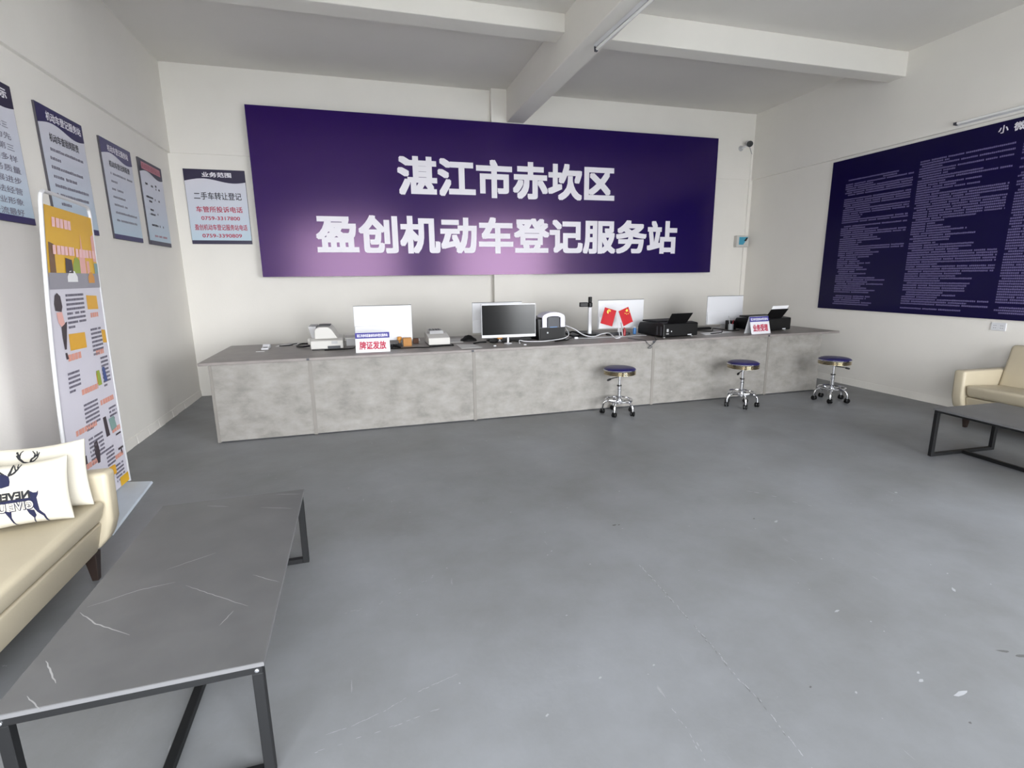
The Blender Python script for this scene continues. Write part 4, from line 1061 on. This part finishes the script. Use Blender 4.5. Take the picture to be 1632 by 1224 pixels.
# ------------------------------------------------------------------ standing poster by the left wall
YR, YL, TOP = -3.10, -3.86, 1.955
xr = lambda z: .331 + .040*(z/TOP)**2
xl = lambda z: .335 + .134*(z/TOP)**1.7
def pp(u, z, d=0.):          # u: 0 = viewer's left (far -y) .. 1 = right
    return Vector((xl(z)+(xr(z)-xl(z))*u + d, YL+(YR-YL)*u, z))
t = thing('standing_poster', 'tall white framed standing poster with yellow top beside the left wall', 'poster stand', (.33, -3.48, 0))
frame = [pp(0, z) for z in [.02+.1*k for k in range(19)]] + [pp(0, 1.90), pp(.012, 1.935), pp(.045, 1.953)] + [pp(u, 1.957) for u in (.2, .4, .6, .8)] + [pp(.955, 1.953), pp(.988, 1.935), pp(1, 1.90)] + [pp(1, z) for z in [1.82-.1*k for k in range(19)]]
m = M(); m.tube(frame, .0105, 10); mesh('frame', m, m_tubewhite, t, smooth=True)
D0 = .006
def pface(m, u0, u1, z0, z1, d, nz=None, th=0):
    nz = nz or max(1, int((z1-z0)/.06)); nu = max(1, int((u1-u0)/.25))
    for i in range(nz):
        for k in range(nu):
            a, b = z0+(z1-z0)*i/nz, z0+(z1-z0)*(i+1)/nz; p, q = u0+(u1-u0)*k/nu, u0+(u1-u0)*(k+1)/nu
            m.add([pp(p, a, d), pp(q, a, d), pp(q, b, d), pp(p, b, d)], [(0, 1, 2, 3)])
PZ0, PZ1 = .035, 1.885
m = M(); pface(m, .02, .98, PZ0, PZ1, D0); pface(m, .02, .98, PZ0, PZ1, D0-.0025); mesh('poster_sheet', m, m_posterface, t)
d1, d2, d3 = D0+.0018, D0+.0032, D0+.0046
m = M(); pface(m, .02, .98, 1.50, PZ1, d1); mesh('yellow_panel', m, m_pyellow, t)
m = M(); pface(m, .80, .98, PZ0, .10, d1); mesh('yellow_strip', m, m_pyellow, t)
m = M(); pface(m, .02, .98, 1.43, 1.522, d2); mesh('road_print', m, m_pgrey, t)
class PQ:                     # printing on the poster: u across 0..1, z up
    def __init__(s, d): s.d = d
    def __call__(s, u, z, d=0): return pp(u, z, s.d)
def pq(m, pts, d): m.add([pp(u, z, d) for u, z in pts], [list(range(len(pts)))])
# townscape behind the headline
m = M(); pq(m, [(.05, 1.522), (.15, 1.522), (.14, 1.68), (.05, 1.69)], d2); mesh('building_print', m, m_pbrown, t)
m = M()
pq(m, [(.60, 1.522), (.72, 1.522), (.72, 1.64), (.68, 1.68), (.665, 1.77), (.65, 1.68), (.60, 1.64)], d2); pq(m, [(.74, 1.522), (.80, 1.522), (.80, 1.60), (.74, 1.60)], d2)
pq(m, [(.90, 1.60), (.975, 1.60), (.975, 1.78), (.90, 1.76)], d2); mesh('tower_print', m, m_ppink, t)
m = M(); pq(m, [(.46, 1.522), (.60, 1.522), (.60, 1.60), (.55, 1.62), (.50, 1.61), (.46, 1.57)], d2); mesh('tree_print', m, m_pgreen, t)
m = M(); pq(m, [(.90, 1.522), (.978, 1.522), (.978, 1.59), (.90, 1.59)], d3); mesh('tree_print', m, m_pteal, t)
m = M(); pq(m, [(.31, 1.522), (.45, 1.522), (.44, 1.60), (.32, 1.61)], d3); mesh('house_print', m, m_plum, t)
m = M(); pq(m, [(.33, 1.47), (.52, 1.47), (.52, 1.50), (.47, 1.535), (.38, 1.535), (.33, 1.50)], d3); mesh('car_print', m, m_paper, t)
m = M(); pq(m, [(.74, 1.462), (.87, 1.462), (.87, 1.50), (.83, 1.53), (.78, 1.53), (.74, 1.50)], d3); mesh('car_print', m, m_orange, t)
m = M()
def ptiny(m, u0, u1, z, h, d, rng, gap=.1):
    u = u0
    while u < u1-.004:
        wv = h/.76*rng.uniform(.8, 1.)
        if rng.random() > gap: pq(m, [(u, z), (min(u+wv, u1), z), (min(u+wv, u1), z+h), (u, z+h)], d)
        u += h/.76*1.08
rng = random.Random(21)
ptiny(m, .13, .48, 1.775, .052, d3, rng, 0); ptiny(m, .11, .50, 1.625, .05, d3+.001, rng, 0); ptiny(m, .53, .96, 1.62, .05, d3+.001, rng, 0)
mesh('headline_lettering', m, mat('poster_pink_lettering', (244, 200, 200), .45), t)
# article heads, text blocks and little figures, placed as in the photograph
def uz(px, py):               # photo pixel -> (u, z) on the sheet
    z = 1.9; u = .5
    xL = lambda y: 62.6+(y-300)*.0675+max(0, y-400)*.027+max(0, y-560)*.02; xR = lambda y: 143+(y-335)*.116+max(0, y-450)*.03+max(0, y-600)*.03
    return ((px-xL(py))/(xR(py)-xL(py)))
rng = random.Random(22)
m_pink_ink = mat('poster_grey_ink', (112, 108, 124), .5); m_amber = mat('poster_amber', (226, 170, 52), .45)
def lines(u0, u1, ztop, n, pitch=.027, h=.014):
    m = M()
    for i in range(n):
        e = u1 if i < n-1 else u0+(u1-u0)*rng.uniform(.35, .6)
        ptiny(m, u0, e, ztop-i*pitch, h, d1, rng, .03)
    mesh('small_print', m, m_pink_ink, t)
for q in ((.27, .60, 1.385, 8), (.66, .88, 1.155, 7), (.17, .37, .925, 5), (.78, .93, .955, 8), (.36, .62, .700, 7), (.80, .95, .60, 4), (.36, .62, .475, 7), (.62, .78, .34, 6), (.74, .92, .19, 5), (.16, .42, .24, 5)): lines(*q)
for u0, u1, z0, z1 in ((.66, .88, 1.295, 1.385), (.26, .55, 1.065, 1.165), (.885, .965, 1.06, 1.15), (.62, .76, .155, .225), (.66, .74, .80, .875)):
    m = M(); pq(m, [(u0, z0), (u1, z0-.006), (u1-.005, z1-.008), (u0-.004, z1)], d1); mesh('heading_panel', m, m_amber, t)
for u0, u1, z, h in ((.70, .86, 1.24, .03), (.21, .43, 1.005, .04), (.71, .87, .99, .032), (.36, .66, .775, .034), (.66, .93, .655, .034), (.18, .54, .545, .034), (.80, .97, .43, .034), (.17, .46, .31, .034), (.78, .95, .24, .03)):
    m = M(); ptiny(m, u0, u1, z, h, d1, rng, 0); mesh('heading_lettering', m, m_psalmon, t)
for grp in ([[(.09, 1.395), (.13, 1.41), (.18, 1.39), (.20, 1.33), (.18, 1.30), (.08, 1.31), (.07, 1.35)]], [[(.15, 1.225), (.25, 1.24), (.22, 1.14), (.20, 1.08), (.17, 1.08), (.155, 1.15)]], [[(.17, 1.06), (.20, 1.06), (.22, 1.02), (.18, 1.02)]],
            [[(.44, .445), (.50, .455), (.52, .36), (.50, .30), (.46, .30), (.43, .38)]], [[(.25, .40), (.29, .40), (.29, .345), (.25, .345)]], [[(.66, .57), (.72, .57), (.75, .43), (.68, .43)]],
            [[(.44, .18), (.49, .18), (.49, .14), (.44, .14)]], [[(.55, .22), (.60, .22), (.60, .17), (.55, .17)]],
            [[(.86, .40), (.965, .40), (.965, .412), (.86, .412)], [(.86, .29), (.965, .29), (.965, .305), (.86, .305)], [(.90, .255), (.94, .255), (.93, .29), (.91, .29)]]):
    m = M()
    for g in grp: pq(m, g, d1)
    mesh('figure_print', m, m_plum, t)
m = M(); pq(m, [(.09, 1.30), (.18, 1.30), (.21, 1.23), (.15, 1.215), (.11, 1.24)], d2); mesh('figure_print', m, m_ppink, t)
m = M(); pq(m, [(.78, .90), (.83, .90), (.86, .80), (.79, .80)], d2); mesh('figure_print', m, m_pblue, t)
m = M(); pq(m, [(.66, .89), (.72, .89), (.74, .79), (.67, .79)], d2); mesh('figure_print', m, m_pgreen, t)
m = M(); pq(m, [(.76, .54), (.87, .545), (.90, .46), (.79, .45)], d2); mesh('picture_print', m, m_pteal, t)
m = M(); m.hexa([(.155, -4.02, 0), (.575, -4.00, 0), (.497, -3.145, 0), (.155, -3.07, 0), (.158, -4.01, .018), (.570, -3.99, .016), (.493, -3.15, .016), (.158, -3.075, .018)])
mesh('foot_plate', m, m_base, t, bevel=.003)
